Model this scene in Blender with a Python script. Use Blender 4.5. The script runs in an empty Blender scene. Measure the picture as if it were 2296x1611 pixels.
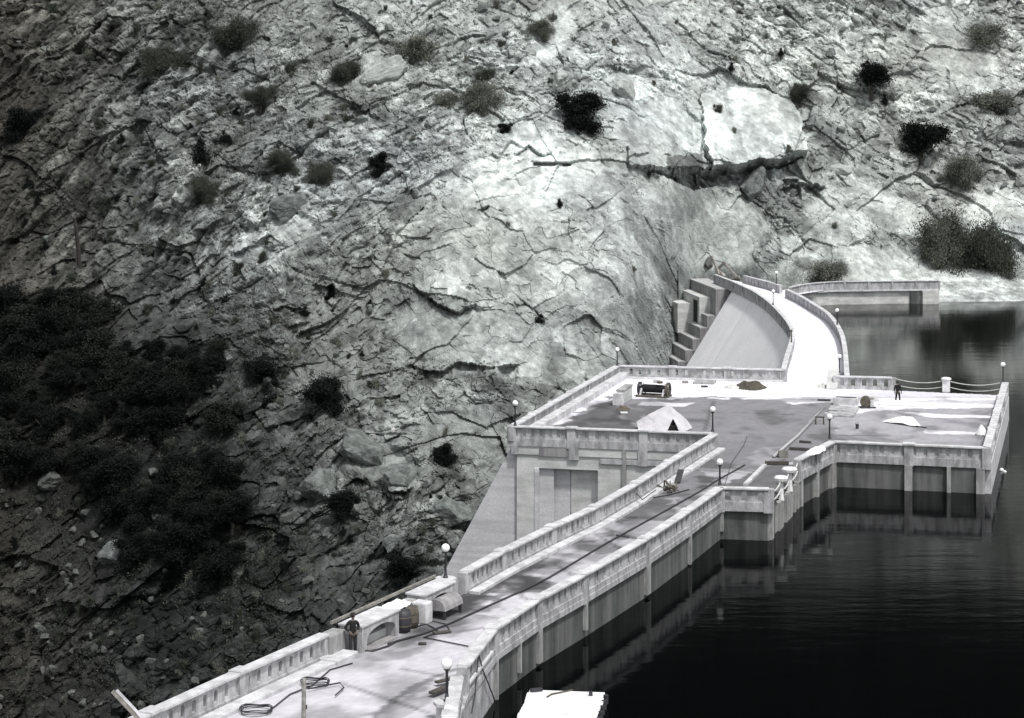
import bpy, math, random
import numpy as np
from mathutils import Vector, Matrix, noise as mnoise
random.seed(7)
rng = np.random.default_rng(11)
C = bpy.context.scene
col = C.collection

# ------------------------------------------------------------------ camera (view camera: level back, lens dropped)
F, PX, HY, CH = 4500.0, 1148.0, 263.0, 23.0        # focal length and horizon on a 2296-wide frame, eye height above crest
cd = bpy.data.cameras.new('camera'); cam = bpy.data.objects.new('camera', cd); col.objects.link(cam)
cam.location = (0, 0, CH); cam.rotation_euler = (math.radians(90), 0, 0)
cd.sensor_width = 36; cd.lens = 36*F/2296; cd.shift_y = -(805.5-HY)/2296
cd.clip_start = 1; cd.clip_end = 3000
C.camera = cam
# ------------------------------------------------------------------ sky and sun
SUN_EL, SUN_AZ = math.radians(61), math.radians(150)    # azimuth clockwise from +Y (view direction): sun to the right, slightly behind the camera
w = bpy.data.worlds.new('World'); C.world = w; w.use_nodes = True
nt = w.node_tree; bg = nt.nodes['Background']; bg.inputs[1].default_value = 0.13
sky = nt.nodes.new('ShaderNodeTexSky'); sky.sky_type = 'NISHITA'; sky.sun_disc = False
sky.sun_elevation = SUN_EL; sky.sun_rotation = SUN_AZ; sky.air_density = 1.0; sky.dust_density = 2.5
hs = nt.nodes.new('ShaderNodeHueSaturation'); hs.inputs['Saturation'].default_value = 0.16
nt.links.new(sky.outputs[0], hs.inputs['Color']); nt.links.new(hs.outputs[0], bg.inputs[0])
sd = bpy.data.lights.new('sun', 'SUN'); sd.energy = 2.4; sd.angle = math.radians(4); sd.color = (1.0, 0.985, 0.965)
sun = bpy.data.objects.new('sun', sd); col.objects.link(sun)
sv = Vector((math.sin(SUN_AZ)*math.cos(SUN_EL), math.cos(SUN_AZ)*math.cos(SUN_EL), math.sin(SUN_EL)))
sun.rotation_euler = (-sv).to_track_quat('-Z', 'Y').to_euler(); sun.location = (60, -20, 120)
C.view_settings.view_transform = 'Standard'; C.view_settings.look = 'None'
C.view_settings.exposure = 0.42; C.view_settings.gamma = 1

WATER = -2.0
def G(px, py, z=0.0):
    """point of the world at height z that the survey pixel px,py shows"""
    Y = F*(CH-z)/(py-HY)
    return np.array([(px-PX)/F*Y, Y, z])
def GY(px, py, Y):
    return np.array([(px-PX)/F*Y, Y, CH-(py-HY)*Y/F])

# ------------------------------------------------------------------ materials
def mat(name, colr, rough=0.85, var=0.25, scale=1.5, bump=0.3, bscale=12, stain=None, stain_scale=(0.6,0.6,0.12), stain_amt=0.5, metal=0.0, attr=None, spec=0.3, fine=0.12, bdist=0.03):
    m = bpy.data.materials.new(name); m.use_nodes = True
    t = m.node_tree; n = t.nodes; l = t.links; b = n['Principled BSDF']
    b.inputs['Roughness'].default_value = rough; b.inputs['Metallic'].default_value = metal
    b.inputs['Specular IOR Level'].default_value = spec
    geo = n.new('ShaderNodeNewGeometry')
    def noise(sc, det=6, vec=None, rgh=0.6):
        x = n.new('ShaderNodeTexNoise'); x.inputs['Scale'].default_value = sc; x.inputs['Detail'].default_value = det
        x.inputs['Roughness'].default_value = rgh
        l.new(vec if vec else geo.outputs['Position'], x.inputs['Vector']); return x.outputs[0]
    def ramp(src, a, b_, lo, hi):
        r = n.new('ShaderNodeMapRange'); r.inputs[1].default_value = a; r.inputs[2].default_value = b_
        r.inputs[3].default_value = lo; r.inputs[4].default_value = hi; l.new(src, r.inputs[0]); return r.outputs[0]
    def mul(a, bb):
        x = n.new('ShaderNodeMath'); x.operation = 'MULTIPLY'; l.new(a, x.inputs[0]); l.new(bb, x.inputs[1]); return x.outputs[0]
    f1 = ramp(noise(scale), 0.3, 0.7, 1-var, 1+var)
    f2 = ramp(noise(scale*14, 3), 0.3, 0.7, 1-fine, 1+fine)
    f = mul(f1, f2)
    base = n.new('ShaderNodeRGB'); base.outputs[0].default_value = (*colr, 1)
    src = base.outputs[0]
    if attr:
        a = n.new('ShaderNodeAttribute'); a.attribute_name = attr; src = a.outputs['Color']
    vm = n.new('ShaderNodeVectorMath'); vm.operation = 'SCALE'; l.new(src, vm.inputs[0]); l.new(f, vm.inputs['Scale'])
    out = vm.outputs[0]
    if stain:
        mp = n.new('ShaderNodeMapping'); mp.inputs['Scale'].default_value = stain_scale; l.new(geo.outputs['Position'], mp.inputs[0])
        s = ramp(noise(1.0, 5, mp.outputs[0], 0.65), 0.42, 0.62, 0, stain_amt)
        mx = n.new('ShaderNodeMix'); mx.data_type = 'RGBA'; l.new(s, mx.inputs[0]); l.new(out, mx.inputs[6]); mx.inputs[7].default_value = (*stain, 1)
        out = mx.outputs[2]
    l.new(out, b.inputs['Base Color'])
    if bump:
        bn = n.new('ShaderNodeBump'); bn.inputs['Strength'].default_value = bump; bn.inputs['Distance'].default_value = bdist
        l.new(noise(bscale, 8, None, 0.7), bn.inputs['Height']); l.new(bn.outputs[0], b.inputs['Normal'])
    return m
M = {}
M['deck'] = mat('deck_concrete', (.6,.6,.62), attr='tone', var=.07, scale=.7, bump=.25, bscale=8, fine=.05)
M['conc'] = mat('parapet_concrete', (.42,.42,.43), var=.2, scale=1.2, stain=(.17,.17,.17), stain_scale=(2.2,2.2,.7), stain_amt=.75, fine=.2, bump=.4)
M['cap'] = mat('cap_concrete', (.56,.56,.575), var=.14, scale=1.6, stain=(.27,.27,.27), stain_scale=(1.2,1.2,1.2), stain_amt=.6, fine=.2, bump=.3)
M['wall'] = mat('board_marked_concrete', (.52,.525,.515), var=.14, scale=.8, stain=(.27,.28,.27), stain_scale=(.35,.35,1.6), stain_amt=.5, bump=.4)
M['shore'] = mat('shore_wall_concrete', (.55,.55,.54), var=.2, scale=.8, stain=(.30,.30,.29), stain_scale=(.5,.5,1.5), stain_amt=.6, fine=.2)
M['houseside'] = mat('pale_face_concrete', (.50,.495,.51), var=.10, scale=.5, stain=(.30,.30,.31), stain_scale=(.1,.1,2.2), stain_amt=.5, bump=.4)
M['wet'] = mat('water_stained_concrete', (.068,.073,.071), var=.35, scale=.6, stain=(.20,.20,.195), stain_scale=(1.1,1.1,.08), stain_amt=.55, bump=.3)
M['pil'] = mat('pilaster_concrete', (.36,.36,.355), var=.25, scale=1.5, stain=(.18,.18,.18), stain_scale=(1.6,1.6,.3), stain_amt=.8, bump=.4)
M['face'] = mat('dam_face_concrete', (.78,.77,.79), var=.06, scale=.3, stain=(.68,.68,.69), stain_scale=(.2,.2,.2), stain_amt=.5, bump=.2)
M['step'] = mat('step_concrete', (.29,.285,.285), var=.2, scale=.8, stain=(.13,.12,.13), stain_scale=(1.2,1.2,.1), stain_amt=.7, bump=.4)
M['steptop'] = mat('step_tread_concrete', (.38,.38,.38), var=.15, scale=.8, bump=.4)
M['rock'] = mat('granite', (.3,.3,.3), attr='tone', var=.22, scale=.9, bump=.9, bscale=2.6, fine=.28, rough=.95, spec=.15, bdist=.25)
M['boulder'] = mat('boulder_granite', (.175,.19,.183), var=.4, scale=1.1, bump=1, bscale=2.5, fine=.35, rough=.95, spec=.15, bdist=.3, stain=(.07,.075,.07), stain_scale=(.8,.8,.8), stain_amt=.7)
M['boulder_pale'] = mat('pale_boulder_granite', (.33,.35,.335), var=.3, scale=1.1, bump=.9, bscale=4, fine=.2, rough=.95, spec=.15, bdist=.12)
M['boulder_dark'] = mat('dark_boulder_granite', (.09,.095,.09), var=.4, scale=.8, bump=.9, bscale=4, fine=.25, rough=.95, spec=.15, bdist=.12)
M['leaf'] = mat('dark_foliage', (.008,.010,.009), var=.5, scale=.8, bump=0, fine=.3, spec=.1)
M['leaf2'] = mat('grey_scrub_foliage', (.125,.13,.11), var=.45, scale=.7, bump=0, fine=.3, spec=.1)
M['leaf3'] = mat('mid_scrub_foliage', (.05,.055,.045), var=.45, scale=.7, bump=0, fine=.3, spec=.1)
M['leafd'] = mat('dull_foliage', (.017,.020,.017), var=.5, scale=.8, bump=0, fine=.3, spec=.1)
M['bark'] = mat('bark', (.06,.055,.05), var=.4, scale=3, bump=.6)
M['iron'] = mat('dark_iron', (.035,.035,.04), rough=.6, var=.3, scale=4, bump=.2, spec=.4)
M['rust'] = mat('rusty_iron', (.09,.08,.065), rough=.8, var=.5, scale=4, bump=.5)
M['steel'] = mat('pale_steel', (.36,.36,.37), rough=.55, var=.2, scale=4, bump=.2)
M['wood'] = mat('grey_timber', (.26,.25,.23), var=.35, scale=3, bump=.5, stain=(.1,.1,.09), stain_scale=(4,4,4))
M['wooddk'] = mat('dark_timber', (.07,.065,.06), var=.4, scale=3, bump=.5)
M['white'] = mat('white_painted_boards', (.74,.74,.74), var=.08, scale=1.5, stain=(.45,.45,.44), stain_scale=(.4,5,4), stain_amt=.5, bump=.3)
M['canvas'] = mat('canvas', (.46,.45,.47), var=.12, scale=2, bump=.5, bscale=5)
M['canvasw'] = mat('white_canvas', (.82,.82,.82), var=.06, scale=2, bump=.4, bscale=5)
M['globe'] = mat('opal_glass', (.9,.9,.9), rough=.15, var=.0, bump=0, spec=.6, fine=0)
M['dark'] = mat('dark_opening', (.012,.012,.012), var=.2, bump=0)
M['soil'] = mat('dark_soil', (.07,.065,.05), var=.5, scale=3, bump=1, bscale=6)
M['sand'] = mat('pale_sand', (.5,.5,.48), var=.3, scale=3, bump=.6)
M['cloth'] = mat('dark_wool_cloth', (.012,.012,.013), var=.3, bump=.3)
M['cloth2'] = mat('dark_denim', (.022,.022,.024), var=.3, bump=.3)
M['skin'] = mat('skin', (.16,.13,.115), var=.05, bump=0, rough=.6, fine=.02)
M['hair'] = mat('hair', (.02,.018,.016), var=.2, bump=0)
M['rope'] = mat('rope', (.10,.10,.09), var=.3, scale=6, bump=0)
M['ropew'] = mat('pale_rope', (.5,.5,.48), var=.2, scale=6, bump=0)
M['post'] = mat('chain_post_paint', (.66,.66,.66), var=.1, scale=3, bump=.2)
# water
wm = bpy.data.materials.new('lake_water'); wm.use_nodes = True
t = wm.node_tree; b = t.nodes['Principled BSDF']
b.inputs['Base Color'].default_value = (.0006,.0009,.001,1); b.inputs['Roughness'].default_value = .07; b.inputs['IOR'].default_value = 1.115
g = t.nodes.new('ShaderNodeNewGeometry'); hgt = None
for sc, amp, sx in ((.3,.10,.3), (1.1,.05,.35), (4,.012,.5)):
    mp = t.nodes.new('ShaderNodeMapping'); mp.inputs['Scale'].default_value = (sx, 1, 1); t.links.new(g.outputs['Position'], mp.inputs[0])
    nz = t.nodes.new('ShaderNodeTexNoise'); nz.inputs['Scale'].default_value = sc; nz.inputs['Detail'].default_value = 3; t.links.new(mp.outputs[0], nz.inputs['Vector'])
    mm = t.nodes.new('ShaderNodeMath'); mm.operation = 'MULTIPLY_ADD'; mm.inputs[1].default_value = amp; t.links.new(nz.outputs[0], mm.inputs[0])
    if hgt: t.links.new(hgt, mm.inputs[2])
    else: mm.inputs[2].default_value = 0
    hgt = mm.outputs[0]
bn = t.nodes.new('ShaderNodeBump'); bn.inputs['Strength'].default_value = .15; bn.inputs['Distance'].default_value = 1; t.links.new(hgt, bn.inputs['Height']); t.links.new(bn.outputs[0], b.inputs['Normal'])
M['water'] = wm

# ------------------------------------------------------------------ mesh helpers
class MB:
    def __init__(s): s.v = []; s.f = []
    def add(s, vs, fs):
        o = len(s.v); s.v.extend([tuple(float(c) for c in p) for p in vs]); s.f.extend([tuple(i+o for i in f) for f in fs]); return s
    def hexa(s, p):     # 8 points: bottom 4, top 4 (ccw)
        return s.add(p, [(3,2,1,0),(4,5,6,7),(0,1,5,4),(1,2,6,5),(2,3,7,6),(3,0,4,7)])
    def box(s, c, sz, rz=0, e=None):
        c = np.array(c, float); hx, hy, hz = sz[0]/2, sz[1]/2, sz[2]/2
        ex = np.array([math.cos(rz), math.sin(rz), 0]); ey = np.array([-math.sin(rz), math.cos(rz), 0]); ez = np.array([0,0,1.])
        return s.hexa([c+ex*a*hx+ey*b_*hy+ez*k*hz for k in (-1,1) for a, b_ in ((-1,-1),(1,-1),(1,1),(-1,1))])
    def bar(s, a, b_, wd, ht=None, up=(0,0,1)):
        a = Vector(a); b_ = Vector(b_); d = (b_-a).normalized(); up = Vector(up)
        if abs(d.dot(up)) > .98: up = Vector((1,0,0))
        sx = d.cross(up).normalized()*wd/2; uz = sx.cross(d).normalized()*(ht or wd)/2
        return s.hexa([a-sx-uz, b_-sx-uz, b_+sx-uz, a+sx-uz, a-sx+uz, b_-sx+uz, b_+sx+uz, a+sx+uz])
    def tube(s, pts, r, n=8, caps=True):
        pts = [Vector(p) for p in pts]; rs = r if isinstance(r, (list, tuple)) else [r]*len(pts)
        vs = []; prev = None
        for i, p in enumerate(pts):
            d = (pts[min(i+1, len(pts)-1)]-pts[max(i-1, 0)]).normalized()
            if prev is None: a = d.orthogonal().normalized()
            else: a = (prev-d*prev.dot(d)).normalized()
            prev = a; bb = d.cross(a)
            vs += [p+(a*math.cos(k*2*math.pi/n)+bb*math.sin(k*2*math.pi/n))*rs[i] for k in range(n)]
        fs = [(i*n+k, i*n+(k+1) % n, (i+1)*n+(k+1) % n, (i+1)*n+k) for i in range(len(pts)-1) for k in range(n)]
        if caps: fs += [tuple(range(n))[::-1], tuple((len(pts)-1)*n+k for k in range(n))]
        return s.add(vs, fs)
    def lathe(s, prof, c=(0,0,0), n=16):
        vs = [(c[0]+r*math.cos(k*2*math.pi/n), c[1]+r*math.sin(k*2*math.pi/n), c[2]+z) for r, z in prof for k in range(n)]
        fs = [(i*n+k, i*n+(k+1) % n, (i+1)*n+(k+1) % n, (i+1)*n+k) for i in range(len(prof)-1) for k in range(n)]
        fs += [tuple(range(n))[::-1], tuple((len(prof)-1)*n+k for k in range(n))]
        return s.add(vs, fs)
    def ball(s, c, r, n=16, m=10, sq=(1,1,1)):
        prof = [(max(.001, math.sin(math.pi*i/m)), -math.cos(math.pi*i/m)) for i in range(m+1)]
        vs = [(c[0]+sq[0]*r*q*math.cos(k*2*math.pi/n), c[1]+sq[1]*r*q*math.sin(k*2*math.pi/n), c[2]+sq[2]*r*z) for q, z in prof for k in range(n)]
        fs = [(i*n+k, i*n+(k+1) % n, (i+1)*n+(k+1) % n, (i+1)*n+k) for i in range(m) for k in range(n)]
        return s.add(vs, fs)
    def prism(s, poly, z0, z1):
        n = len(poly)
        a = sum(poly[i][0]*poly[(i+1) % n][1]-poly[(i+1) % n][0]*poly[i][1] for i in range(n))
        if a < 0: poly = poly[::-1]
        vs = [(p[0], p[1], z0) for p in poly]+[(p[0], p[1], z1) for p in poly]
        return s.add(vs, [tuple(range(n))[::-1], tuple(range(n, 2*n))]+[(i, (i+1) % n, n+(i+1) % n, n+i) for i in range(n)])
def link(name, data, parent=None):
    o = bpy.data.objects.new(name, data); col.objects.link(o)
    if parent: o.parent = parent
    return o
def tag(o, label=None, cat=None, group=None, kind=None):
    if label: o['label'] = label
    if cat: o['category'] = cat
    if group: o['group'] = group
    if kind: o['kind'] = kind
    return o
def thing(name, label, cat, loc=(0,0,0), rz=0, group=None):
    o = link(name, None); o.location = [float(c) for c in loc]; o.rotation_euler = (0,0,rz); o.empty_display_size = .2
    return tag(o, label, cat, group)
def part(name, mb, m, parent=None, smooth=False, world=True, bevel=0):
    """mb in world coordinates (world=True) or in the parent's own frame"""
    vs = mb.v
    if world and parent is not None:
        q = parent
        off = np.zeros(3)
        while q is not None: off = off+np.array(q.location); q = q.parent
        vs = [(a-off[0], b_-off[1], c-off[2]) for a, b_, c in vs]
    me = bpy.data.meshes.new(name); me.from_pydata(vs, [], mb.f); me.materials.append(m)
    if smooth:
        me.polygons.foreach_set('use_smooth', [True]*len(me.polygons))
    o = link(name, me, parent)
    if bevel:
        bv = o.modifiers.new('bevel', 'BEVEL'); bv.width = bevel; bv.segments = 2; bv.limit_method = 'ANGLE'
    return o
def np_mesh(name, V, Q, m, parent=None, smooth=False, tone=None):
    me = bpy.data.meshes.new(name); nv, nf = len(V), len(Q); k = Q.shape[1]
    me.vertices.add(nv); me.vertices.foreach_set('co', V.astype(np.float32).ravel())
    me.loops.add(nf*k); me.loops.foreach_set('vertex_index', Q.astype(np.int32).ravel())
    me.polygons.add(nf); me.polygons.foreach_set('loop_start', np.arange(0, nf*k, k, dtype=np.int32))
    me.polygons.foreach_set('use_smooth', np.full(nf, smooth))
    me.update(calc_edges=True); me.materials.append(m)
    if tone is not None:
        a = me.color_attributes.new('tone', 'FLOAT_COLOR', 'POINT')
        c4 = np.ones((nv, 4), np.float32); c4[:, :3] = tone; a.data.foreach_set('color', c4.ravel())
    return link(name, me, parent)
def copy_tree(o, parent=None):
    c = o.copy(); col.objects.link(c); c.parent = parent
    for ch in [x for x in bpy.data.objects if x.parent == o]: copy_tree(ch, c)
    return c

# ------------------------------------------------------------------ noise
def h2(i, j, s):
    n = (i.astype(np.int64)*374761393+j.astype(np.int64)*668265263+s*1442695041) & 0xffffffff
    n = ((n ^ (n >> 13))*1274126177) & 0xffffffff; n = n ^ (n >> 16); n = (n*2246822519) & 0xffffffff; n ^= n >> 15
    return (n & 0xffffff)/float(0x1000000)
def vnoise(u, v, s):
    i = np.floor(u); j = np.floor(v); a = u-i; b_ = v-j; a = a*a*(3-2*a); b_ = b_*b_*(3-2*b_)
    i = i.astype(np.int64); j = j.astype(np.int64)
    return (h2(i,j,s)*(1-a)+h2(i+1,j,s)*a)*(1-b_)+(h2(i,j+1,s)*(1-a)+h2(i+1,j+1,s)*a)*b_
def fbm(u, v, s, o=5, g=.5):
    r = 0; a = 1; t_ = 0
    for k in range(o):
        r = r+a*(vnoise(u*2**k+k*7.3, v*2**k-k*3.1, s+k)*2-1); t_ += a; a *= g
    return r/t_
def facet(u, v, size, th, asp, s):
    c, si = math.cos(th), math.sin(th)
    x = (u*c+v*si)/(size*asp); y = (-u*si+v*c)/size
    i0 = np.floor(x).astype(np.int64); j0 = np.floor(y).astype(np.int64)
    F1 = np.full(u.shape, 9.); F2 = np.full(u.shape, 9.); ci = np.zeros(u.shape, np.int64); cj = ci.copy(); dx1 = np.zeros(u.shape); dy1 = dx1.copy()
    for di in (-1,0,1):
        for dj in (-1,0,1):
            i = i0+di; j = j0+dj
            dx = x-(i+.15+.7*h2(i,j,s)); dy = y-(j+.15+.7*h2(i,j,s+1)); d = np.sqrt(dx*dx+dy*dy)
            m = d < F1
            F2 = np.where(m, F1, np.minimum(F2, d)); F1 = np.where(m, d, F1)
            ci = np.where(m, i, ci); cj = np.where(m, j, cj); dx1 = np.where(m, dx, dx1); dy1 = np.where(m, dy, dy1)
    off = h2(ci,cj,s+2)*2-1; tx = h2(ci,cj,s+3)*2-1; ty = h2(ci,cj,s+4)*2-1
    return off, tx*dx1*asp+ty*dy1, F2-F1, h2(ci,cj,s+5), F1
def sstep(a, b_, x):
    t_ = np.clip((x-a)/(b_-a), 0, 1); return t_*t_*(3-2*t_)
def poly_mask(X, Y, poly):
    inside = np.zeros(X.shape, bool); n = len(poly)
    for i in range(n):
        x1, y1 = poly[i]; x2, y2 = poly[(i+1) % n]
        if y1 == y2: continue
        c = ((y1 > Y) != (y2 > Y)) & (X < (x2-x1)*(Y-y1)/(y2-y1)+x1)
        inside ^= c
    return inside
def seg_dist(X, Y, pts):
    D = np.full(X.shape, 1e9)
    for (x1,y1), (x2,y2) in zip(pts[:-1], pts[1:]):
        vx, vy = x2-x1, y2-y1; L = vx*vx+vy*vy+1e-9
        t_ = np.clip(((X-x1)*vx+(Y-y1)*vy)/L, 0, 1)
        D = np.minimum(D, np.hypot(X-x1-t_*vx, Y-y1-t_*vy))
    return D

# ------------------------------------------------------------------ the canyon side (terrain)
cx = [-700,0,500,1000,1390,1500,1580,1750,1900,2050,2296,3000]
cy = [-3400,-300,0,263,380,450,600,648,700,820,1000,1300,1700,2300]
DT = [[590,590,590,590,595,598,600,602,605,610,610,620],  # unseen top row, raised to keep sky out of the lake reflection
      [352,345,332,324,326,330,336,342,346,350,350,362],
      [335,322,310,300,304,312,318,322,326,332,332,345],
      [322,302,288,278,284,294,300,304,307,310,310,325],
      [315,294,279,269,275,284,292,299,301,303,303,318],
      [311,289,274,264,269,278,291,293,295,296,296,312],
      [304,278,265,253,262,281,291,287,281,289,289,300],
      [301,274,261.5,250,260,281,291,285.5,279,280,280,292],
      [298,270,258,247,258,281,291,284,277,264,266,285],
      [290,260,249,240,252,276,288,280,270,262,262,280],
      [280,250,238,228,238,250,270,268,258,250,250,270],
      [268,238,224,213,226,235,250,255,245,240,240,255],
      [252,220,205,200,212,220,235,240,232,225,225,240],
      [235,205,190,188,200,205,215,220,215,210,210,225]]
DT = np.array(DT, float)
ux = np.arange(-700, 3001, 20.); vy = np.arange(-3400, 2301, 20.)
tmp = np.array([np.interp(ux, cx, r) for r in DT]); DG = np.array([np.interp(vy, cy, tmp[:, k]) for k in range(len(ux))]).T
for _ in range(3):
    P = np.pad(DG, 1, mode='edge'); DG = (P[1:-1,1:-1]*4+P[:-2,1:-1]+P[2:,1:-1]+P[1:-1,:-2]+P[1:-1,2:])/8
def bil(Gd, U, Vv):
    a = np.clip((U-ux[0])/20, 0, len(ux)-1.001); b_ = np.clip((Vv-vy[0])/20, 0, len(vy)-1.001)
    i = a.astype(int); j = b_.astype(int); a = a-i; b_ = b_-j
    return (Gd[j,i]*(1-a)+Gd[j,i+1]*a)*(1-b_)+(Gd[j+1,i]*(1-a)+Gd[j+1,i+1]*a)*b_
axu = np.concatenate([np.arange(-690,-400,14.), np.arange(-400,-40,5.), np.arange(-40,2340,2.3), np.arange(2340,2600,5.), np.arange(2600,2980,14.)])
axv = np.concatenate([np.arange(-3360,-40,40.), np.arange(-40,1650,2.3), np.arange(1650,2250,24.)])
U, Vv = np.meshgrid(axu, axv)
D = bil(DG, U, Vv)
X = (U-PX)/F*D; Z = CH-(Vv-HY)*D/F; Yb = D.copy()
u = X; v = .8*Z+.6*Yb
# tone (bare granite, lichened granite, soil and litter; unseen top rows blackened for the lake's reflection)
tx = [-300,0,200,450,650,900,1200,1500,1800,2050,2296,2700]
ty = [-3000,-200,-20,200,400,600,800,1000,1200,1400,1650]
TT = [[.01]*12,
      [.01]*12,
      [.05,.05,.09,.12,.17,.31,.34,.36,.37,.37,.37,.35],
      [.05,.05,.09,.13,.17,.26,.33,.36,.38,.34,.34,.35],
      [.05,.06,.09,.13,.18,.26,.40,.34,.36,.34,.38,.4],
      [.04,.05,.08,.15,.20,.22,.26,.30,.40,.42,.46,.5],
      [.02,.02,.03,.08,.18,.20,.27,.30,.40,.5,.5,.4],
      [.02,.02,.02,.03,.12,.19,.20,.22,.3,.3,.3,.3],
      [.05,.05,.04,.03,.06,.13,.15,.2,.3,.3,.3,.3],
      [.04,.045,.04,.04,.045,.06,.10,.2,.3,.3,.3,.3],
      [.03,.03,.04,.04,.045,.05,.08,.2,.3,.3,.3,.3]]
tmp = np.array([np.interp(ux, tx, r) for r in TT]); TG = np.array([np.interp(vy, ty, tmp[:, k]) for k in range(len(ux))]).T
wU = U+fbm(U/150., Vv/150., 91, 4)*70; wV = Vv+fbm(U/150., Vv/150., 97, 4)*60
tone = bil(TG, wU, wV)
# smooth slabs:  centre, radii, smoothness, tone, rotation
slabs = [(1365,362,95,30,.97,.42,0),(1670,285,120,90,.9,.46,-.1),(1480,290,90,75,.8,.36,0),(1610,520,110,95,.9,.50,.3),(1520,430,75,60,.8,.34,.2),(1240,60,50,80,.7,.42,.2),
         (1860,500,70,60,.7,.42,.5),(1950,590,160,45,.7,.47,.1),(1180,420,170,50,.75,.46,-.1),(1200,330,60,45,.7,.44,0),(1090,380,60,30,.6,.5,0),
         (2150,110,70,130,.6,.42,-.5),(2240,500,90,60,.8,.48,.3),(1050,740,190,80,.55,.28,.1),(1250,800,170,60,.6,.30,.1),(1430,520,60,130,.6,.40,-.5),
         (1330,620,120,60,.5,.38,.1),(660,520,60,40,.5,.32,.5),(850,1035,85,45,.8,.24,.45),(1000,620,70,50,.6,.36,0),(560,560,60,30,.5,.26,-.6),(1900,470,60,40,.4,.5,.6),
         (1810,560,60,40,.5,.55,.5),(2010,470,120,45,.6,.42,.4),(1400,210,60,50,.5,.42,0),(860,170,60,35,.5,.36,0),(1000,980,60,55,.5,.22,.3),(1080,985,45,60,.5,.2,.2)]
smooth = np.zeros(U.shape)
for sx_, sy_, rx, ry, sm, tn, ro in slabs:
    dx = wU*.35+U*.65-sx_; dy = wV*.35+Vv*.65-sy_; c, s_ = math.cos(ro), math.sin(ro)
    e = np.hypot((dx*c+dy*s_)/rx, (-dx*s_+dy*c)/ry); k = 1-sstep(.75, 1.1, e)
    smooth = np.maximum(smooth, k*sm); tone = tone*(1-k*.85)+tn*k*.85
cen = (1-np.clip(np.hypot((wU-1230)/330, (wV-560)/330), 0, 1.6)/1.6)
cen2 = (1-sstep(.45, 1.15, np.hypot((wU-1200)/360, (wV-520)/330)))
smooth = np.maximum(smooth, .42*cen2); tone = tone*(1+.10*cen2)
tone = tone*(1+.35*sstep(120,350,U)*(1-sstep(800,1050,U))*(1-sstep(450,650,Vv)))
right = sstep(1350, 1650, U+fbm(U/200., Vv/200., 5, 3)*120)
th_l, th_r = math.radians(40), math.radians(-42)
def both(size, asp, s):
    a = facet(u, v, size, th_l, asp, s); b2 = facet(u, v, size, th_r, asp, s+20)
    return [a[k]*(1-right)+b2[k]*right if k != 9 else 0 for k in range(5)]
uw = u+fbm(u/9, v/9, 31, 4)*2.0; vw = v+fbm(u/9, v/9, 41, 4)*2.0
u0, v0 = u, v; u, v = uw, vw
A = both(13, 1.3, 100); B = both(4.6, 1.35, 200); Cc = both(1.9, 1.3, 300); Dd = both(.85, 1.2, 400)
u, v = u0, v0
rough = 1-smooth; infr = 1-sstep(-60, -400, Vv)*0
disp = 3.2*fbm(u/38, v/38, 3, 4)
disp += (.8*A[0]+1.0*A[1])*(.4+.6*rough)
disp += (.55*B[0]+.7*B[1])*(.15+.85*rough)
disp += (.27*Cc[0]+.44*Cc[1])*(.06+.94*rough)
disp += (.15*Dd[0]+.25*Dd[1])*(.03+.97*rough)
disp += .22*fbm(u/1.6, v/1.6, 77, 4)*(.3+.7*rough)+.5*fbm(u/5, v/5, 78, 4)*rough
patch = sstep(-.15, .25, fbm(u/14, v/14, 55, 4))          # fractured zones beside sound rock
grv = sstep(-.05, .45, fbm(u/9, v/9, 57, 3))
disp -= .28*grv*(1-.7*cen2)*(1-sstep(0, .06, A[2]))*(.3+.7*rough)
disp -= (.2*(1-sstep(0, .08, B[2]))+.10*(1-sstep(0, .12, Cc[2])))*patch*rough*(1-.5*cen2)
# rounded talus blocks in the lower gully and on the left
tal = np.clip(sstep(.0, .35, fbm(u/18, v/18, 61, 3)+.28*(U < 1150)*sstep(750, 950, Vv)+.12*(U < 700)), 0, 1)*rough
for sz, amp, s_ in ((3.2, 1.25, 500), (1.5, .6, 520), (.75, .3, 540)):
    q = facet(uw, vw, sz, .5, 1.35, s_)
    disp += tal*amp*(.4+.6*q[3])*np.sqrt(np.clip(1-(q[4]/.62)**2, 0, 1))
    tone *= 1+tal*(.5*(q[3]-.45))
lft = (1-sstep(350, 750, U))*(1-sstep(600, 750, Vv)); pq, qq = X*.87-Z*.5, X*.5+Z*.87; stl = fbm(pq/1.0, qq/5.0, 641, 5)
disp += lft*stl*1.3; tone *= 1+lft*1.3*np.clip(stl, -.5, .9)
# big overhanging slab above the cliff and the ledges that catch the eye
def ledge(pts, amt, fade, below=0., bfade=14):
    """rock above the line pts (survey pixels) stands out by amt metres"""
    global disp
    xs = [p[0] for p in pts]; ys = [p[1] for p in pts]
    yl = np.interp(U, xs, ys)+fbm(U/34., Vv/90., 7, 5)*20
    ins = sstep(xs[0]-3, xs[0]+14, U)*(1-sstep(xs[-1]-14, xs[-1]+3, U))
    up = (Vv <= yl)*np.exp(-np.clip(yl-Vv, 0, None)/fade)
    dn = (Vv > yl)*np.exp(-np.clip(Vv-yl, 0, None)/bfade)
    mod = .12+1.0*sstep(-.3, .25, fbm(U/30., Vv/70., 9, 4))
    disp = disp+ins*mod*(up*amt-dn*below)
ledge([(1445,378),(1470,376),(1500,380),(1560,375),(1600,382),(1690,372),(1760,358),(1805,350)], 1.6, 60, 2.6, 20)
ledge([(1405,352),(1440,346),(1500,352),(1560,345)], 1.0, 14, .6, 8)
ledge([(880,822),(980,826),(1090,818),(1190,812)], .9, 30, 1.4, 45)
ledge([(925,640),(990,690),(1060,700),(1110,690)], 1.0, 34, 1.2, 14)
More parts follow.
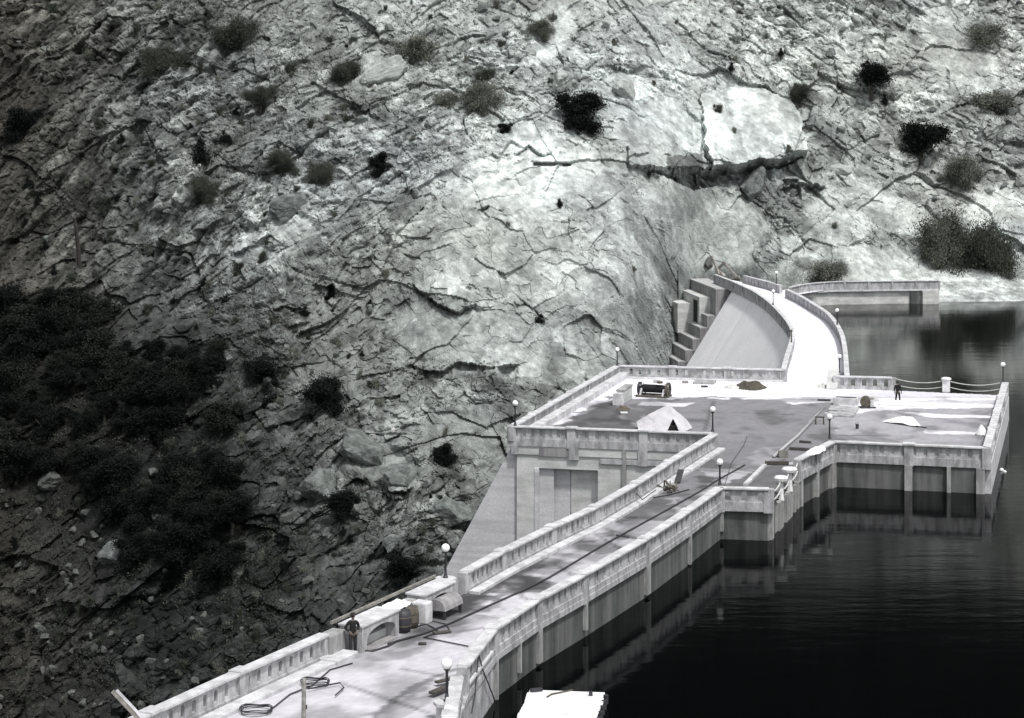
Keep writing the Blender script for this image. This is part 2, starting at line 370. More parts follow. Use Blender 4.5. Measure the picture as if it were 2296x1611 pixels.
ledge([(840,1085),(900,1100),(930,1098)], 2.0, 46, 1.6, 18)
ledge([(770,1095),(800,1080),(870,1110),(905,1120)], 1.2, 30, 1.4, 18)
ledge([(1060,470),(1100,462),(1130,470)], .6, 14, 1.0, 8)
ledge([(1085,90),(1130,75),(1180,60)], .8, 20, 1.0, 10)
ledge([(700,640),(750,650),(770,660)], .5, 15, 1.6, 40)
ledge([(1750,420),(1800,408),(1850,415)], .8, 14, 1.5, 28)
ledge([(1100,345),(1180,340),(1240,345)], .5, 14, .7, 8)
ledge([(1340,148),(1420,165),(1500,160)], .7, 20, .8, 12)
ledge([(560,700),(640,690),(700,705)], .7, 22, .9, 14)
ledge([(470,590),(540,575),(600,545)], .7, 22, .9, 14)
cracks = [([(880,560),(940,585),(1000,610),(1060,640),(1130,680),(1180,695),(1222,718)],7,1.5),([(980,610),(985,650),(1000,690)],3,.8),([(1040,640),(1045,690)],3,.8),
          ([(930,605),(940,650),(970,690),(1040,700),(1110,700)],4,1.0),([(1080,480),(1100,500),(1105,520)],4,1.2),([(1500,490),(1540,530),(1600,560),(1640,600)],3,.6),
          ([(1700,420),(1760,490),(1800,540),(1850,580)],6,1.4),([(1680,380),(1740,450),(1755,450)],4,1.0),([(1820,420),(1840,480),(1850,530)],3,.8),([(860,830),(900,860),(930,885)],4,1.0),
          ([(1090,840),(1130,880),(1160,930)],5,1.4),([(880,1000),(960,1040),(1040,1100)],5,1.2),([(690,1000),(700,1080),(690,1130)],6,1.4),([(1340,300),(1380,400),(1420,480),(1470,560),(1500,600)],10,.8),
          ([(1290,660),(1340,690),(1400,660)],3,.7),([(1250,760),(1300,790),(1350,770)],3,.7),([(620,430),(680,450),(720,500)],5,1.),([(520,560),(580,520),(640,440)],5,1.),([(740,620),(735,680),(760,710)],8,1.6),
          ([(700,490),(800,450),(880,400)],3,.6),([(1400,560),(1430,620),(1480,690)],5,.9),([(1900,300),(1960,350),(2010,380)],4,.9),([(1950,230),(2000,270),(2060,310)],4,.9),([(2060,240),(2090,300),(2100,340)],5,1.),
          ([(1830,250),(1880,300),(1930,345)],4,.8),([(1860,230),(1910,280),(1960,330)],4,.8),([(2120,140),(2160,220),(2175,260)],6,1.2),([(2110,440),(2150,520),(2160,600)],8,1.2),([(1640,100),(1700,120),(1760,110)],4,.8),
          ([(1500,60),(1560,90),(1600,150)],4,.8),([(1280,40),(1330,90),(1400,110)],4,.8),([(60,330),(140,250),(230,120)],6,1.),([(120,420),(220,300),(300,170)],5,1.),([(0,560),(90,450),(160,330)],6,1.)]
for pts, wd, dp in cracks:
    xs = [p[0] for p in pts]; ys = [p[1] for p in pts]
    iu = np.where((axu > min(xs)-40) & (axu < max(xs)+40))[0]; iv = np.where((axv > min(ys)-40) & (axv < max(ys)+40))[0]
    sl = np.ix_(iv, iu); su, svv = U[sl]+fbm(U[sl]/26., Vv[sl]/26., 71, 5)*24, Vv[sl]+fbm(U[sl]/26., Vv[sl]/26., 72, 5)*24
    wm_ = .05+1.0*np.clip(.35+1.3*fbm(U[sl]/18., Vv[sl]/18., 73, 3), 0, 1.2)
    disp[sl] -= dp*.5*wm_*(1-sstep(wd*.15, wd*.75, seg_dist(su, svv, pts)/wm_.clip(.3)))
sU, sV = U+fbm(U/20., Vv/20., 81, 5)*9, Vv+fbm(U/20., Vv/20., 82, 5)*7
def zone(poly): return poly_mask(sU, sV, poly).astype(float)
zs_ = zone([(1572,208),(1640,196),(1700,195),(1775,215),(1792,250),(1806,345),(1690,371),(1600,381),(1578,330)])
zf = zs_*(.55+.45*sstep(200, 290, Vv)); tone = tone*(1-zf)+zf*(.50+.16*np.clip(fbm(u/4, v/6, 671, 5), -.5, .5)); smooth = np.maximum(smooth, zs_*.93); zr = zs_*sstep(190, 360, Vv); disp = disp*(1-.5*zs_)+zr*3.2
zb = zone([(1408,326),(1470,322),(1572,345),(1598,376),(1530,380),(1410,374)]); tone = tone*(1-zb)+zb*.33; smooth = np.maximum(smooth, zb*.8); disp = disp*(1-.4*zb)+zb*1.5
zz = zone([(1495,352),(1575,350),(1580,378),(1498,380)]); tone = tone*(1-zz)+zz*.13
zu = zone([(1448,378),(1500,382),(1560,379),(1600,385),(1690,375),(1760,361),(1806,352),(1765,367),(1700,383),(1640,400),(1560,421),(1510,404),(1490,388),(1450,384)]); disp = disp*(1-.5*zu)-zu*(3.4+2.2*fbm(u/1.6, v/.9, 683, 4)+.8*np.sign(fbm(u/2.2, v/9, 684, 2)))
zc_ = zone([(1760,400),(1795,395),(1800,440),(1768,445)]); disp -= zc_*1.8
zc_ = poly_mask(U, Vv, [(1195,365),(1280,366),(1278,370),(1197,374)]).astype(float); disp -= zc_*.9; tone = tone*(1-.6*zc_)
rough = 1-smooth
for pts, wd, fa in (([(1340,300),(1400,430),(1450,540),(1510,620)],26,.62),([(1700,385),(1765,460),(1830,540),(1880,600)],26,.5),([(1640,400),(1690,430),(1760,520)],16,.6),([(1800,590),(1880,608)],20,.5),([(2110,470),(2160,560)],26,.6),([(1770,240),(1860,300),(1960,380),(2050,430)],30,.7),([(1090,860),(1160,930),(1180,1000)],30,.6),([(1240,800),(1230,900)],30,.65)):
    tone *= 1-(1-fa)*(1-sstep(wd*.5, wd*1.2, seg_dist(sU, sV, pts)))
bk_ = sstep(2000, 2060, U)*sstep(618, 632, sV)*(1-sstep(690, 700, Vv)); tone = tone*(1-bk_)+bk_*(.5+.25*fbm(u/1.2, v/1.2, 691, 4)); disp = disp*(1-bk_)+bk_*.35*fbm(u/1.2, v/1.2, 692, 4)
# keep the shore and the dam's footing tidy
foot = ((U > 1520)*sstep(560, 610, Vv)*(Vv < 840)); disp = disp*(1-.85*foot)-.0
disp = np.where((U > 1480) & (Vv > 560) & (Vv < 900), np.minimum(disp, .6), disp)
nx, ny, nz = -.03, -.95, .22
PXw = X+nx*disp; PYw = Yb+ny*disp; PZw = Z+nz*disp
# colour of the rock itself
tone = tone*(.70+.6*(.5*A[3]+.5*B[3]))*(.80+.4*Cc[3])
lich = sstep(.05, .4, fbm(u/3.5, v/3.5, 205, 5)); tone *= 1-.42*lich*rough
tone *= 1-.35*sstep(.1, .5, fbm(u/1.1, v/1.1, 215, 4))*rough
tone *= 1+.45*smooth*np.clip(fbm(u/5, v/7, 681, 5)-.05, -.6, .5)
streak = sstep(.1, .5, fbm(u/1.3, v/16, 225, 4)); tone *= 1-.25*streak*smooth
tone *= np.exp(.42*fbm(u/.6, v/.6, 235, 3)+.13*rng.normal(size=U.shape)*(.4+.6*rough))
tone *= 1-.35*sstep(.0, .45, fbm(u/8, v/8, 265, 5))*rough*sstep(1500, 1900, U)
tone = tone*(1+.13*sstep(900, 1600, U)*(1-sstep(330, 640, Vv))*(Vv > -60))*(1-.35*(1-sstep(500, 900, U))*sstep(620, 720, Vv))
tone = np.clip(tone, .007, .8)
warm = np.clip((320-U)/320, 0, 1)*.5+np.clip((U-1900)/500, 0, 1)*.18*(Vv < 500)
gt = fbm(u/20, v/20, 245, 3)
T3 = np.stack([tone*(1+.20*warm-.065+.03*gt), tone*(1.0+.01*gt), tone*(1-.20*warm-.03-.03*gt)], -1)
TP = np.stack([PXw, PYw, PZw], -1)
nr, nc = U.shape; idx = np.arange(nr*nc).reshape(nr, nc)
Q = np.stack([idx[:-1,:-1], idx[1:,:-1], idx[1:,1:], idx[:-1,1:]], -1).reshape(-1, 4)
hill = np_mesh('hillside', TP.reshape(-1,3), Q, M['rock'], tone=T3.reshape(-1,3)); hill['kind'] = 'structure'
def H(px, py):
    """point on the hillside"""
    i = int(np.argmin(abs(axu-px))); j = int(np.argmin(abs(axv-py))); return TP[j, i].copy()

# ------------------------------------------------------------------ lake
Rpath = [(-2.4,40),(-2.35,66),(-2.3,73.7),(-2.2,76.9),(-1.95,80.3),(-.82,86.2),(1.11,91.4),(3.4,96.4),(6.92,104.5),(9.77,111.9),(12.3,118.9),(15.17,118.4),(18.3,128.6),(21.7,135.8),(31.5,133.2),(40.75,165.8),(28.4,170.1),(31.8,191.9),(33.9,207.6),(35.3,223.8),(35.4,235.5),(35.1,256)]
lk = MB()
wp = [(x-.0, y) for x, y in Rpath]+[(34,300),(500,330),(500,0),(-2.4,0)]
lake = None
me = bpy.data.meshes.new('lake_water'); me.from_pydata([(x, y, WATER) for x, y in wp], [], [tuple(range(len(wp)))[::-1]]); me.materials.append(M['water'])
lake = link('lake_water', me); lake['kind'] = 'structure'
if me.polygons[0].normal.z < 0: me.flip_normals()

# ------------------------------------------------------------------ crest deck
Lmain = [(-2.3,96.9),(-.55,101.4),(2.1,107.5),(4.66,113),(7.43,120.3),(10,127.8),(14,138.9)]
Lnear = [(-17,66.2),(-13.3,74),(-10.75,79.4),(-7.95,85.1)]
Lfar = [(23.6,174.4),(27.1,194.8),(28.6,204.5),(29.6,215.4),(30.45,234.1),(30.6,248.6),(30.1,259.7),(29.2,271.1),(28.3,279.6)]
Rfar = [(28.4,170.1),(31.8,191.9),(33.9,207.6),(35.3,223.8),(35.45,235.5),(35.4,246),(35.0,255.6)]
deckpoly = Rpath[1:]+[(35.8,258.6),(42.5,267.8),(47.1,268),(56.5,269.3),(56.5,274.5),(42,273.5),(35.2,266),(35,261.4),(32.2,277.6),(31,284)]+Lfar[::-1]+[(9.33,177.25),(0,142.55),(13.9,139.2)]+Lmain[::-1][1:]+[(-3.1,95.1),(-7.3,86.2)]+Lnear[::-1]
st = .22
gx = np.arange(-18, 96, st); gy = np.arange(66, 286, st); GX, GYm = np.meshgrid(gx, gy)
cxm = GX[:-1,:-1]+st/2; cym = GYm[:-1,:-1]+st/2
ins = poly_mask(cxm, cym, deckpoly)
def patchy(pts, soft=.5, nz=.9, s=1):
    """soft-edged irregular patch, for stains and painted shade, from a survey-pixel polygon on the deck"""
    wpts = [tuple(G(a, b_)[:2]) for a, b_ in pts]
    wx = GX+fbm(GX/2.2, GYm/2.2, 900+s, 4)*nz*1.5; wy = GYm+fbm(GX/2.2, GYm/2.2, 950+s, 4)*nz*2.2
    m = poly_mask(wx, wy, wpts).astype(float)
    return m
base = .66*(1+.05*fbm(GX/3, GYm/3, 811, 5))
base = base*(1-.16*sstep(.1, .5, fbm(GX/1.2, GYm/3.5, 821, 5)))
base = np.where(GYm < 165, base, .80)
base = np.where((GYm < 142), .40*(1+.12*fbm(GX/2, GYm/4, 831, 5)), base)
base = np.where((GYm < 97), .50*(1+.06*fbm(GX/2, GYm/4, 833, 5)), base)
def stain_shade(pts, val, amt=1., nz=.9, s=1):
    global base
    m = patchy(pts, nz=nz, s=s); base = base*(1-m*amt)+m*amt*val
stain_shade([(1265,950),(1370,888),(1440,893),(1700,893),(1760,905),(1880,905),(1880,990),(1560,1110),(1440,1140),(1430,985),(1210,960)], .165, .92, .9, 1)
stain_shade([(1440,903),(1560,903),(1530,912),(1430,910)], .62, .9, .4, 2)
stain_shade([(1310,946),(1400,944),(1435,952),(1310,953)], .40, .7, .3, 3)
stain_shade([(1250,958),(1370,895),(1400,935),(1420,965)], .085, .85, .8, 4)
stain_shade([(1620,1075),(1700,1010),(1760,1000),(1720,1060),(1660,1100)], .30, .7, .9, 5)
stain_shade([(1870,930),(2235,905),(2225,1010),(1870,985)], .26, .85, .5, 6)
stain_shade([(1990,873),(2240,870),(2235,905),(1900,905),(1900,885)], .40, .6, .7, 7)
stain_shade([(1900,909),(2060,902),(2236,909),(2236,914),(2000,916)], .8, .95, .3, 8)
stain_shade([(2000,923),(2100,929),(2235,933),(2232,938),(2080,936)], .8, .95, .3, 9)
stain_shade([(1960,895),(2236,893),(2236,897),(1990,899)], .8, .95, .25, 10)
stain_shade([(2065,962),(2228,972),(2228,977),(2075,972)], .7, .8, .25, 11)
stain_shade([(1420,1115),(1440,1120),(1530,1130),(1500,1170),(1380,1165)], .16, .85, .8, 12)
stain_shade([(1160,1290),(1250,1305),(1215,1325),(1130,1318)], .17, .85, .8, 13)
stain_shade([(1060,1352),(1000,1352),(1230,1235),(1260,1240)], .16, .9, .4, 14)
stain_shade([(780,1620),(960,1540),(1050,1480),(1040,1620)], .30, .85, .8, 15)
stain_shade([(905,1620),(1000,1560),(1010,1580),(960,1620)], .55, .8, .5, 16)
stain_shade([(820,1620),(905,1552),(1010,1498),(1015,1505),(915,1562),(840,1620)], .17, .8, .25, 21)
stain_shade([(940,1560),(1000,1525),(1010,1535),(950,1570)], .62, .8, .4, 22)
stain_shade([(830,1478),(822,1462),(1010,1440),(880,1480)], .22, .5, .5, 17)
stain_shade([(1840,840),(1890,838),(1890,870),(1840,872)], .5, .5, .6, 18)
stain_shade([(1560,1050),(1700,1058),(1690,1075),(1600,1090)], .5, .5, .7, 19)
stain_shade([(1835,893),(1880,893),(1885,903),(1760,903),(1720,896)], .22, .7, .6, 20)
for k in range(70):       # small oil drips and scuffs
    px = random.uniform(880,1650); t_ = (px-880)/770; py = 1430-t_*370+random.uniform(-25,30)
    g0 = G(px, py); m = np.exp(-(((GX-g0[0])*.9+(GYm-g0[1])*-.4)**2*random.uniform(2,10)+((GX-g0[0])*.4+(GYm-g0[1])*.9)**2*random.uniform(.5,4))); base = base*(1-.30*m*random.random())
# construction joints
def joint(a, b_, wd=.14, amt=.45):
    global base
    p = [tuple(G(*a)[:2]), tuple(G(*b_)[:2])]; base = base*(1-amt*(1-sstep(wd*.4, wd*1.6, seg_dist(GX, GYm, p))))
for a, b_ in (((1020,1420),(1150,1395)),((900,1500),(1060,1530)),((1080,1380),(1180,1400)),((760,1530),(960,1600)),((1600,900),(1580,965)),((1480,890),(1700,892)),((1640,925),(1780,930)),((1569,1055),(1700,1063)),((1850,1013-20),(1850,990)),((1430,1210),(1330,1175)),((1560,1180),(1520,1120)),((1300,1300),(1240,1262)),((1180,1345),(1120,1300)),((1660,1094),(1785,1043)),((1700,1063),(1760,1030)),((1400,1235),(1330,1195)),((1812,975),(1990,978)),((1765,1010),(1850,1015))): joint(a, b_)
stain_shade([(1608,1128),(1640,1078),(1716,1047),(1798,1040),(1745,1128)], .10, .92, .3, 31)  # dark balcony deck panel, widened to paint the shade seen through the slots
for k in range(26):       # patched and re-laid slabs
    px = random.uniform(700,1650); t_ = (px-700)/950; py = 1500-t_*430+random.uniform(-20,30); g0 = G(px, py); a_ = .42+random.uniform(-.1,.1)
    lx = (GX-g0[0])*math.cos(a_)+(GYm-g0[1])*-math.sin(a_); ly = (GX-g0[0])*math.sin(a_)+(GYm-g0[1])*math.cos(a_)
    m = (abs(lx) < random.uniform(.5,1.6)) & (abs(ly) < random.uniform(.8,2.6)); base = np.where(m, base*random.uniform(.80,1.08), base)
near = (GYm < 165)
for k in range(34):
    t_ = random.random(); px = 900+720*t_; py = 1415-350*t_+random.uniform(-8,40); g0 = G(px, py); ca, sa = math.cos(.38), math.sin(.38)
    qx = GX-g0[0]+fbm(GX/1.2, GYm/1.2, 700+k, 3)*1.2; qy = GYm-g0[1]+fbm(GX/1.2, GYm/1.2, 740+k, 3)*1.2
    e_ = np.hypot((qx*ca-qy*sa)/random.uniform(.35,1.5), (qx*sa+qy*ca)/random.uniform(.4,2.2)); base = base*(1-random.uniform(.2,.62)*(1-sstep(.7, 1.05, e_)))
base = base*(1-near*.42*sstep(.0, .42, fbm(GX/2.2, GYm/4, 871, 5)))*(1+near*.10*fbm(GX/.6, GYm/.9, 872, 4))*np.exp(.05*rng.normal(size=GX.shape))
trk = np.exp(-(((GX*.87-GYm*.5+46.2)%1.7-.85)/.18)**2); base = base*(1-.10*near*trk*sstep(-.1,.3,fbm(GX/3,GYm/8,873,3)))
base = np.clip(base, .05, .86)
dz = .018*fbm(GX/4, GYm/4, 861, 3)
used = np.zeros(GX.shape, bool)
for a, b_ in ((slice(None,-1),slice(None,-1)),(slice(1,None),slice(None,-1)),(slice(None,-1),slice(1,None)),(slice(1,None),slice(1,None))): used[a, b_] |= ins
ni = -np.ones(GX.shape, int); ni[used] = np.arange(used.sum())
Qd = np.stack([ni[:-1,:-1][ins], ni[:-1,1:][ins], ni[1:,1:][ins], ni[1:,:-1][ins]], -1)
Vd = np.stack([GX[used], GYm[used], dz[used]], -1); tb = base[used]
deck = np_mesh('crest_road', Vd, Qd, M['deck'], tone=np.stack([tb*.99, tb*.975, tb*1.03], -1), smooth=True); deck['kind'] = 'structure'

# ------------------------------------------------------------------ parapets
def resample(pts, L):
    out = [np.array(pts[0], float)]
    P = [np.array(p, float) for p in pts]; tot = sum(np.linalg.norm(b_-a) for a, b_ in zip(P[:-1], P[1:])); n = max(1, round(tot/L))
    for k in range(1, n+1):
        s_ = tot*k/n; acc = 0
        for a, b_ in zip(P[:-1], P[1:]):
            l_ = np.linalg.norm(b_-a)
            if acc+l_ >= s_-1e-6: out.append(a+(b_-a)*(s_-acc)/l_); break
            acc += l_
    return [tuple(p) for p in out]
def smooth_path(pts, n=4):
    P = [np.array(p, float) for p in pts]; P = [2*P[0]-P[1]]+P+[2*P[-1]-P[-2]]; out = []
    for i in range(1, len(P)-2):
        for k in range(n):
            t_ = k/n; a, b_, c, d = P[i-1], P[i], P[i+1], P[i+2]
            out.append(tuple(.5*((2*b_)+(-a+c)*t_+(2*a-5*b_+4*c-d)*t_*t_+(-a+3*b_-3*c+d)*t_**3)))
    out.append(tuple(P[-2])); return out
def ribbon(pts, w0, w1, z0, z1, mb=None):
    """closed bar along a plan polyline, from offset w0 to w1 (left positive)"""
    mb = mb or MB(); P = [np.array(p, float) for p in pts]; n = len(P); vs = []
    for i, p in enumerate(P):
        d = P[min(i+1, n-1)]-P[max(i-1, 0)]; d = d/np.linalg.norm(d); nn = np.array([-d[1], d[0]])
        if 0 < i < n-1:
            d1 = (P[i]-P[i-1]); d1 /= np.linalg.norm(d1); c = abs(np.dot(np.array([-d1[1], d1[0]]), nn)); nn = nn/max(c, .5)
        a = p+nn*w0; b_ = p+nn*w1
        vs += [(a[0],a[1],z0),(b_[0],b_[1],z0),(b_[0],b_[1],z1),(a[0],a[1],z1)]
    fs = [(0,1,2,3), ((n-1)*4+3,(n-1)*4+2,(n-1)*4+1,(n-1)*4)]
    for i in range(n-1):
        o = i*4; fs += [(o,o+4,o+5,o+1),(o+1,o+5,o+6,o+2),(o+2,o+6,o+7,o+3),(o+3,o+7,o+4,o)]
    return mb.add(vs, fs)
def panel(a, b_, z0, z1, th, slots, blocked=(), sw=.22, sh=.5, off=0, arch=True):
    """parapet panel from plan point a to b_, with arched slots cut through it; blocked slots are shallow niches"""
    a = np.array(a, float); b_ = np.array(b_, float); L = np.linalg.norm(b_-a); e = (b_-a)/L; n = np.array([-e[1], e[0]])
    mb = MB()
    def P(s_, z, k): q = a+e*s_+n*(off+th/2*k); return (q[0], q[1], z)
    def rect(s0, s1): mb.hexa([P(s0,z0,-1),P(s1,z0,-1),P(s1,z0,1),P(s0,z0,1),P(s0,z1,-1),P(s1,z1,-1),P(s1,z1,1),P(s0,z1,1)])
    if not slots: rect(0, L); return mb
    cw = L/slots; zc = (z0+z1)/2-.02; hb = zc-sh/2; ht = zc+sh/2
    for i in range(slots):
        s0, s1 = i*cw, (i+1)*cw; sc = (s0+s1)/2; x0, x1 = sc-sw/2, sc+sw/2
        r = sw/2; inner = [(x0,hb),(x1,hb),(x1,ht-r)]+[(sc+r*math.cos(t_), ht-r+r*math.sin(t_)) for t_ in (math.pi*.25, math.pi*.5, math.pi*.75)]+[(x0,ht-r)]
        outer = [(s0,z0),(s1,z0),(s1,(ht+z1)/2-.1),(s1,z1),(sc,z1),(s0,z1),(s0,(ht+z1)/2-.1)]
        m = 7; vs = [P(q[0],q[1],k) for k in (-1,1) for q in outer]+[P(q[0],q[1],k) for k in (-1,1) for q in inner]
        fs = []
        for j in range(m):
            j2 = (j+1) % m
            fs += [(j, j2, 2*m+j2, 2*m+j), (m+j2, m+j, 3*m+j, 3*m+j2), (2*m+j, 2*m+j2, 3*m+j2, 3*m+j)]
            if j in (0, 3, 4): fs.append((j2, j, m+j, m+j2))
        if i in blocked:
            k0 = len(vs); vs += [P(q[0],q[1],-.35) for q in inner]+[P(q[0],q[1],.35) for q in inner]
            fs += [tuple(range(k0, k0+m)), tuple(range(k0+m, k0+2*m))[::-1]]
        mb.add(vs, fs)
    return mb
def parapet(label, pts, slots=8, blocked=0, ends=(1,1), bay=None, group=None, curb=None, curb_h=.16, top=1.1, postw=.62, name='parapet', band=None, thick=.36, cat='parapet', sw=.25, sh=.5):
    nodes = resample(pts, bay) if bay else pts
    o = np.array([*nodes[0], 0.]); root = thing(name, label, cat, o, 0, group)
    for k, (a, b_) in enumerate(zip(nodes[:-1], nodes[1:])):
        bl = [i for i in range(slots) if random.random() < blocked]
        part('panel', panel(a, b_, .24, top-.12, .2, slots, bl, sw, sh), M['conc'], root)
    for k, p in enumerate(nodes):
        if (k == 0 and not ends[0]) or (k == len(nodes)-1 and not ends[1]): continue
        q = nodes[min(k+1, len(nodes)-1)]; r_ = nodes[max(k-1, 0)]; ang = math.atan2(q[1]-r_[1], q[0]-r_[0])
        part('post', MB().box((p[0], p[1], top/2-.01-(.4 if band else 0)/2), (postw, thick+.06, top-.06+(.4 if band else 0)), ang), M['conc'], root, bevel=.02)
    path = nodes
    part('plinth', ribbon(path, -thick/2, thick/2, -.3 if band else -.05, .24), M['conc'], root)
    part('cap', ribbon(path, -.27, .27, top-.12, top), M['cap'], root, bevel=.02)
    if len(nodes) > 2 and top > 1:
        for k, p in enumerate(nodes[1:-1]):
            q = nodes[k+2]; r_ = nodes[k]; ang = math.atan2(q[1]-r_[1], q[0]-r_[0])
            part('post_cap', MB().box((p[0], p[1], top+.0), (.8, .62, .13), ang), M['cap'], root, bevel=.02)
    if curb:
        part('curb', ribbon(path, curb[0], curb[1], -.02, curb_h), M['cap'], root, bevel=.02)
    return root
parapet('pale balustrade with arched slots at the lower left, ending by the standing man', Lnear, 8, .15, curb=(-.95,-.24), name='balustrade', top=1.12, cat='balustrade')
parapet('long balustrade left of the road, from the lamp pedestal to the gate house corner', Lmain, 8, .15, curb=(-.78,-.24), name='balustrade', cat='balustrade')
Rnear = [(-2.33,68),(-2.3,73.7)]
parapet('low end of the lakeside balustrade that runs out of the bottom of the picture', [(-2.33,66.5),(-2.28,73.6),(-2.15,78.6)], 6, 1, name='balustrade', cat='balustrade')
parapet('long lakeside balustrade curving up the right of the road to the balcony lamp', [(-1.95,80.3),(-.82,86.2),(1.11,91.4),(3.4,96.4),(6.92,104.5),(9.77,111.9),(12.3,118.9)], 8, .75, name='balustrade', band=1, cat='balustrade')
parapet('short balcony balustrade with three dark slots jutting over the black water', [(12.3,118.9),(15.17,118.5)], 3, 0, sw=.34, sh=.52, name='balustrade', band=1, cat='balustrade')
parapet('short slanting lakeside parapet with white cloth lying on its coping', [(18.3,128.6),(21.7,135.8)], 5, 1, name='parapet', band=1, bay=4)
parapet('front parapet of the square lake platform, above the stained wall', [(21.7,135.8),(31.5,133.2)], 7, 1, name='parapet', band=1, bay=5)
parapet('white side parapet at the right end of the lake platform', [(31.5,133.2),(40.75,165.8)], 0, 0, name='parapet', band=1, bay=8.4, thick=.5)
parapet('short white balustrade with five dark slots at the back of the lake platform', [(27.5,170),(32.0,169.1)], 5, 0, sw=.36, sh=.58, name='balustrade', band=1, cat='balustrade')
parapet('front parapet of the gate house terrace, over the tall recessed door', [(0,142.55),(4.2,141.55),(9.2,140.35),(13.9,139.2)], 7, 1, name='parapet', band=1)
ltw = [(0,142.55),(9.33,177.25)]
parapet('sloping left parapet of the gate house terrace, against the rock', ltw, 0, 0, name='parapet', curb=(-1.0,-.2), curb_h=.5, bay=6)
parapet('back parapet of the gate house terrace with small dark slots', [(9.33,177.25),(12.4,176.6),(23.6,174.4)], 6, .3, name='parapet', curb=(-.8,-.2), bay=5.6)
Lfs = smooth_path(Lfar[1:], 4); Rfs = smooth_path(Rfar, 4)
def far_par(label, pts, band=None, slots=0):
    root = thing('parapet', label, 'parapet', (*pts[0], 0))
    part('panel', ribbon(pts, -.1, .1, .2, 1.0), M['conc'], root); part('plinth', ribbon(pts, -.16, .16, -.3, .2), M['conc'], root)
    part('cap', ribbon(pts, -.22, .22, 1.0, 1.1), M['cap'], root)
    P = resample(pts, 3.2)
    for k, p in enumerate(P):
        q = P[min(k+1, len(P)-1)]; r_ = P[max(k-1, 0)]
        part('pilaster', MB().box((p[0], p[1], .4), (.25, .40, 1.2), math.atan2(q[1]-r_[1], q[0]-r_[0])), M['conc'], root)
    return root
far_par('curved parapet along the inner, downstream edge of the far crest road', [(23.6,174.4),(25.2,184)]+Lfs)
far_par('curved parapet along the lake edge of the far crest road', Rfs)
far_par('short far parapet against the cliff at the end of the crest road', [(35,261.4),(34.2,267),(32.2,277.6)])
sh = smooth_path([(35.8,258.6),(38.5,263.6),(42.5,267.2),(47.1,268),(57.3,269.3)], 4)
far_par('long pale parapet of the shore road beside the lake', sh)
# raised stub walls where the lake platform joins the far road
r = thing('stub_wall', 'gray leaning concrete slab at the start of the lake parapet', 'slab', G(1868,872)); gp = G(1868,872)
part('slab_face', MB().bar((gp[0]-.2,gp[1]-.5,.0), (gp[0]+.25,gp[1]+1.2,1.5), .9, .22), M['wall'], r, bevel=.03)

# ------------------------------------------------------------------ dam walls
def wall_strip(mb, pts, z0, z1, batter=0, side=-1, th=.5):
    P = smooth_path(pts, 1); n = len(P); vs = []
    for i, p in enumerate(P):
        p = np.array(p); d = np.array(P[min(i+1,n-1)])-np.array(P[max(i-1,0)]); d = d/np.linalg.norm(d); nn = np.array([-d[1], d[0]])*side
        q = p+nn*batter*(z1-z0); r_ = p-nn*th
        vs += [(q[0],q[1],z0),(p[0],p[1],z1),(r_[0],r_[1],z1),(r_[0],r_[1],z0)]
    fs = [(0,1,2,3), ((n-1)*4+3,(n-1)*4+2,(n-1)*4+1,(n-1)*4)]
    for i in range(n-1):
        o = i*4; fs += [(o,o+4,o+5,o+1),(o+1,o+5,o+6,o+2),(o+2,o+6,o+7,o+3),(o+3,o+7,o+4,o)]
    return mb.add(vs, fs)
dam = thing('dam_wall', 'main concrete dam wall under the near road, stained dark above the black water', 'dam', (-2.3,73.7,0))
Rn = Rpath[0:11]
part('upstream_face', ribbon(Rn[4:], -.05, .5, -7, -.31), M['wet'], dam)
part('dry_upstream_face', ribbon(Rn[:4]+[(-1.95,80.3),(-.9,85.8)], -.12, .45, -7, -.31), M['conc'], dam)['label'] = 'pale dry stretch of the lakeside wall nearest the bottom of the picture'
part('ledge_band', ribbon(Rn[3:], -.22, .3, -.31, -.05), M['conc'], dam)
pilw = [(-.82,86.2,.16,1.7),(1.11,91.4,.45,1.5),(3.4,96.4,.22,1.3),(6.92,104.5,.6,1.5),(9.77,111.9,.2,1.6),(12.3,118.9,.25,1.2),(.2,89,.14,1.3)]
for x_, y_, w_, d_ in pilw:
    j = int(np.argmin([abs(p[1]-y_) for p in Rn])); d = np.array(Rn[min(j+1,10)])-np.array(Rn[max(j-1,0)]); ang = math.atan2(d[1], d[0]); nn = np.array([math.sin(ang), -math.cos(ang)])
    part('pilaster', MB().box((x_+nn[0]*.1, y_+nn[1]*.1, -.32-d_/2), (w_, .28, d_), ang), M['pil'], dam)
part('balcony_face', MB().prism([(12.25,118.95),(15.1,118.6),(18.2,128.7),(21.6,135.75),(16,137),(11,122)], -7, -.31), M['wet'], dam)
# light buttress ribs under the chain balcony
bd = np.array([3.1,10.1]); bd = bd/np.linalg.norm(bd); bn_ = np.array([bd[1], -bd[0]])
for s_, w_, d_ in ((.4,.7,6.6),(3.5,1.5,6.6),(5.6,.3,6.6),(6.9,1.6,6.6),(8.9,.35,6.6),(10.2,.5,6.6)):
    p = np.array([15.1,118.6])+bd*s_+bn_*.12
    part('buttress_rib', MB().box((p[0],p[1],-3.6), (w_,.3,d_), math.atan2(bd[1],bd[0])), M['pil'], dam)
ddir = np.array([3.4,7.2]); ddir = ddir/np.linalg.norm(ddir); dn_ = np.array([ddir[1], -ddir[0]])
for s_ in (.4,4.0,7.4):
    p = np.array([18.3,128.6])+ddir*s_+dn_*.05
    part('pilaster', MB().box((p[0],p[1],-1.3), (.4,.3,2.0), math.atan2(ddir[1],ddir[0])), M['pil'], dam)
part('downstream_face', wall_strip(MB(), [(-17,66.2)]+Lnear[1:]+[(-3.1,95.1)]+Lmain, -45, -.05, .45, 1), M['wall'], dam)
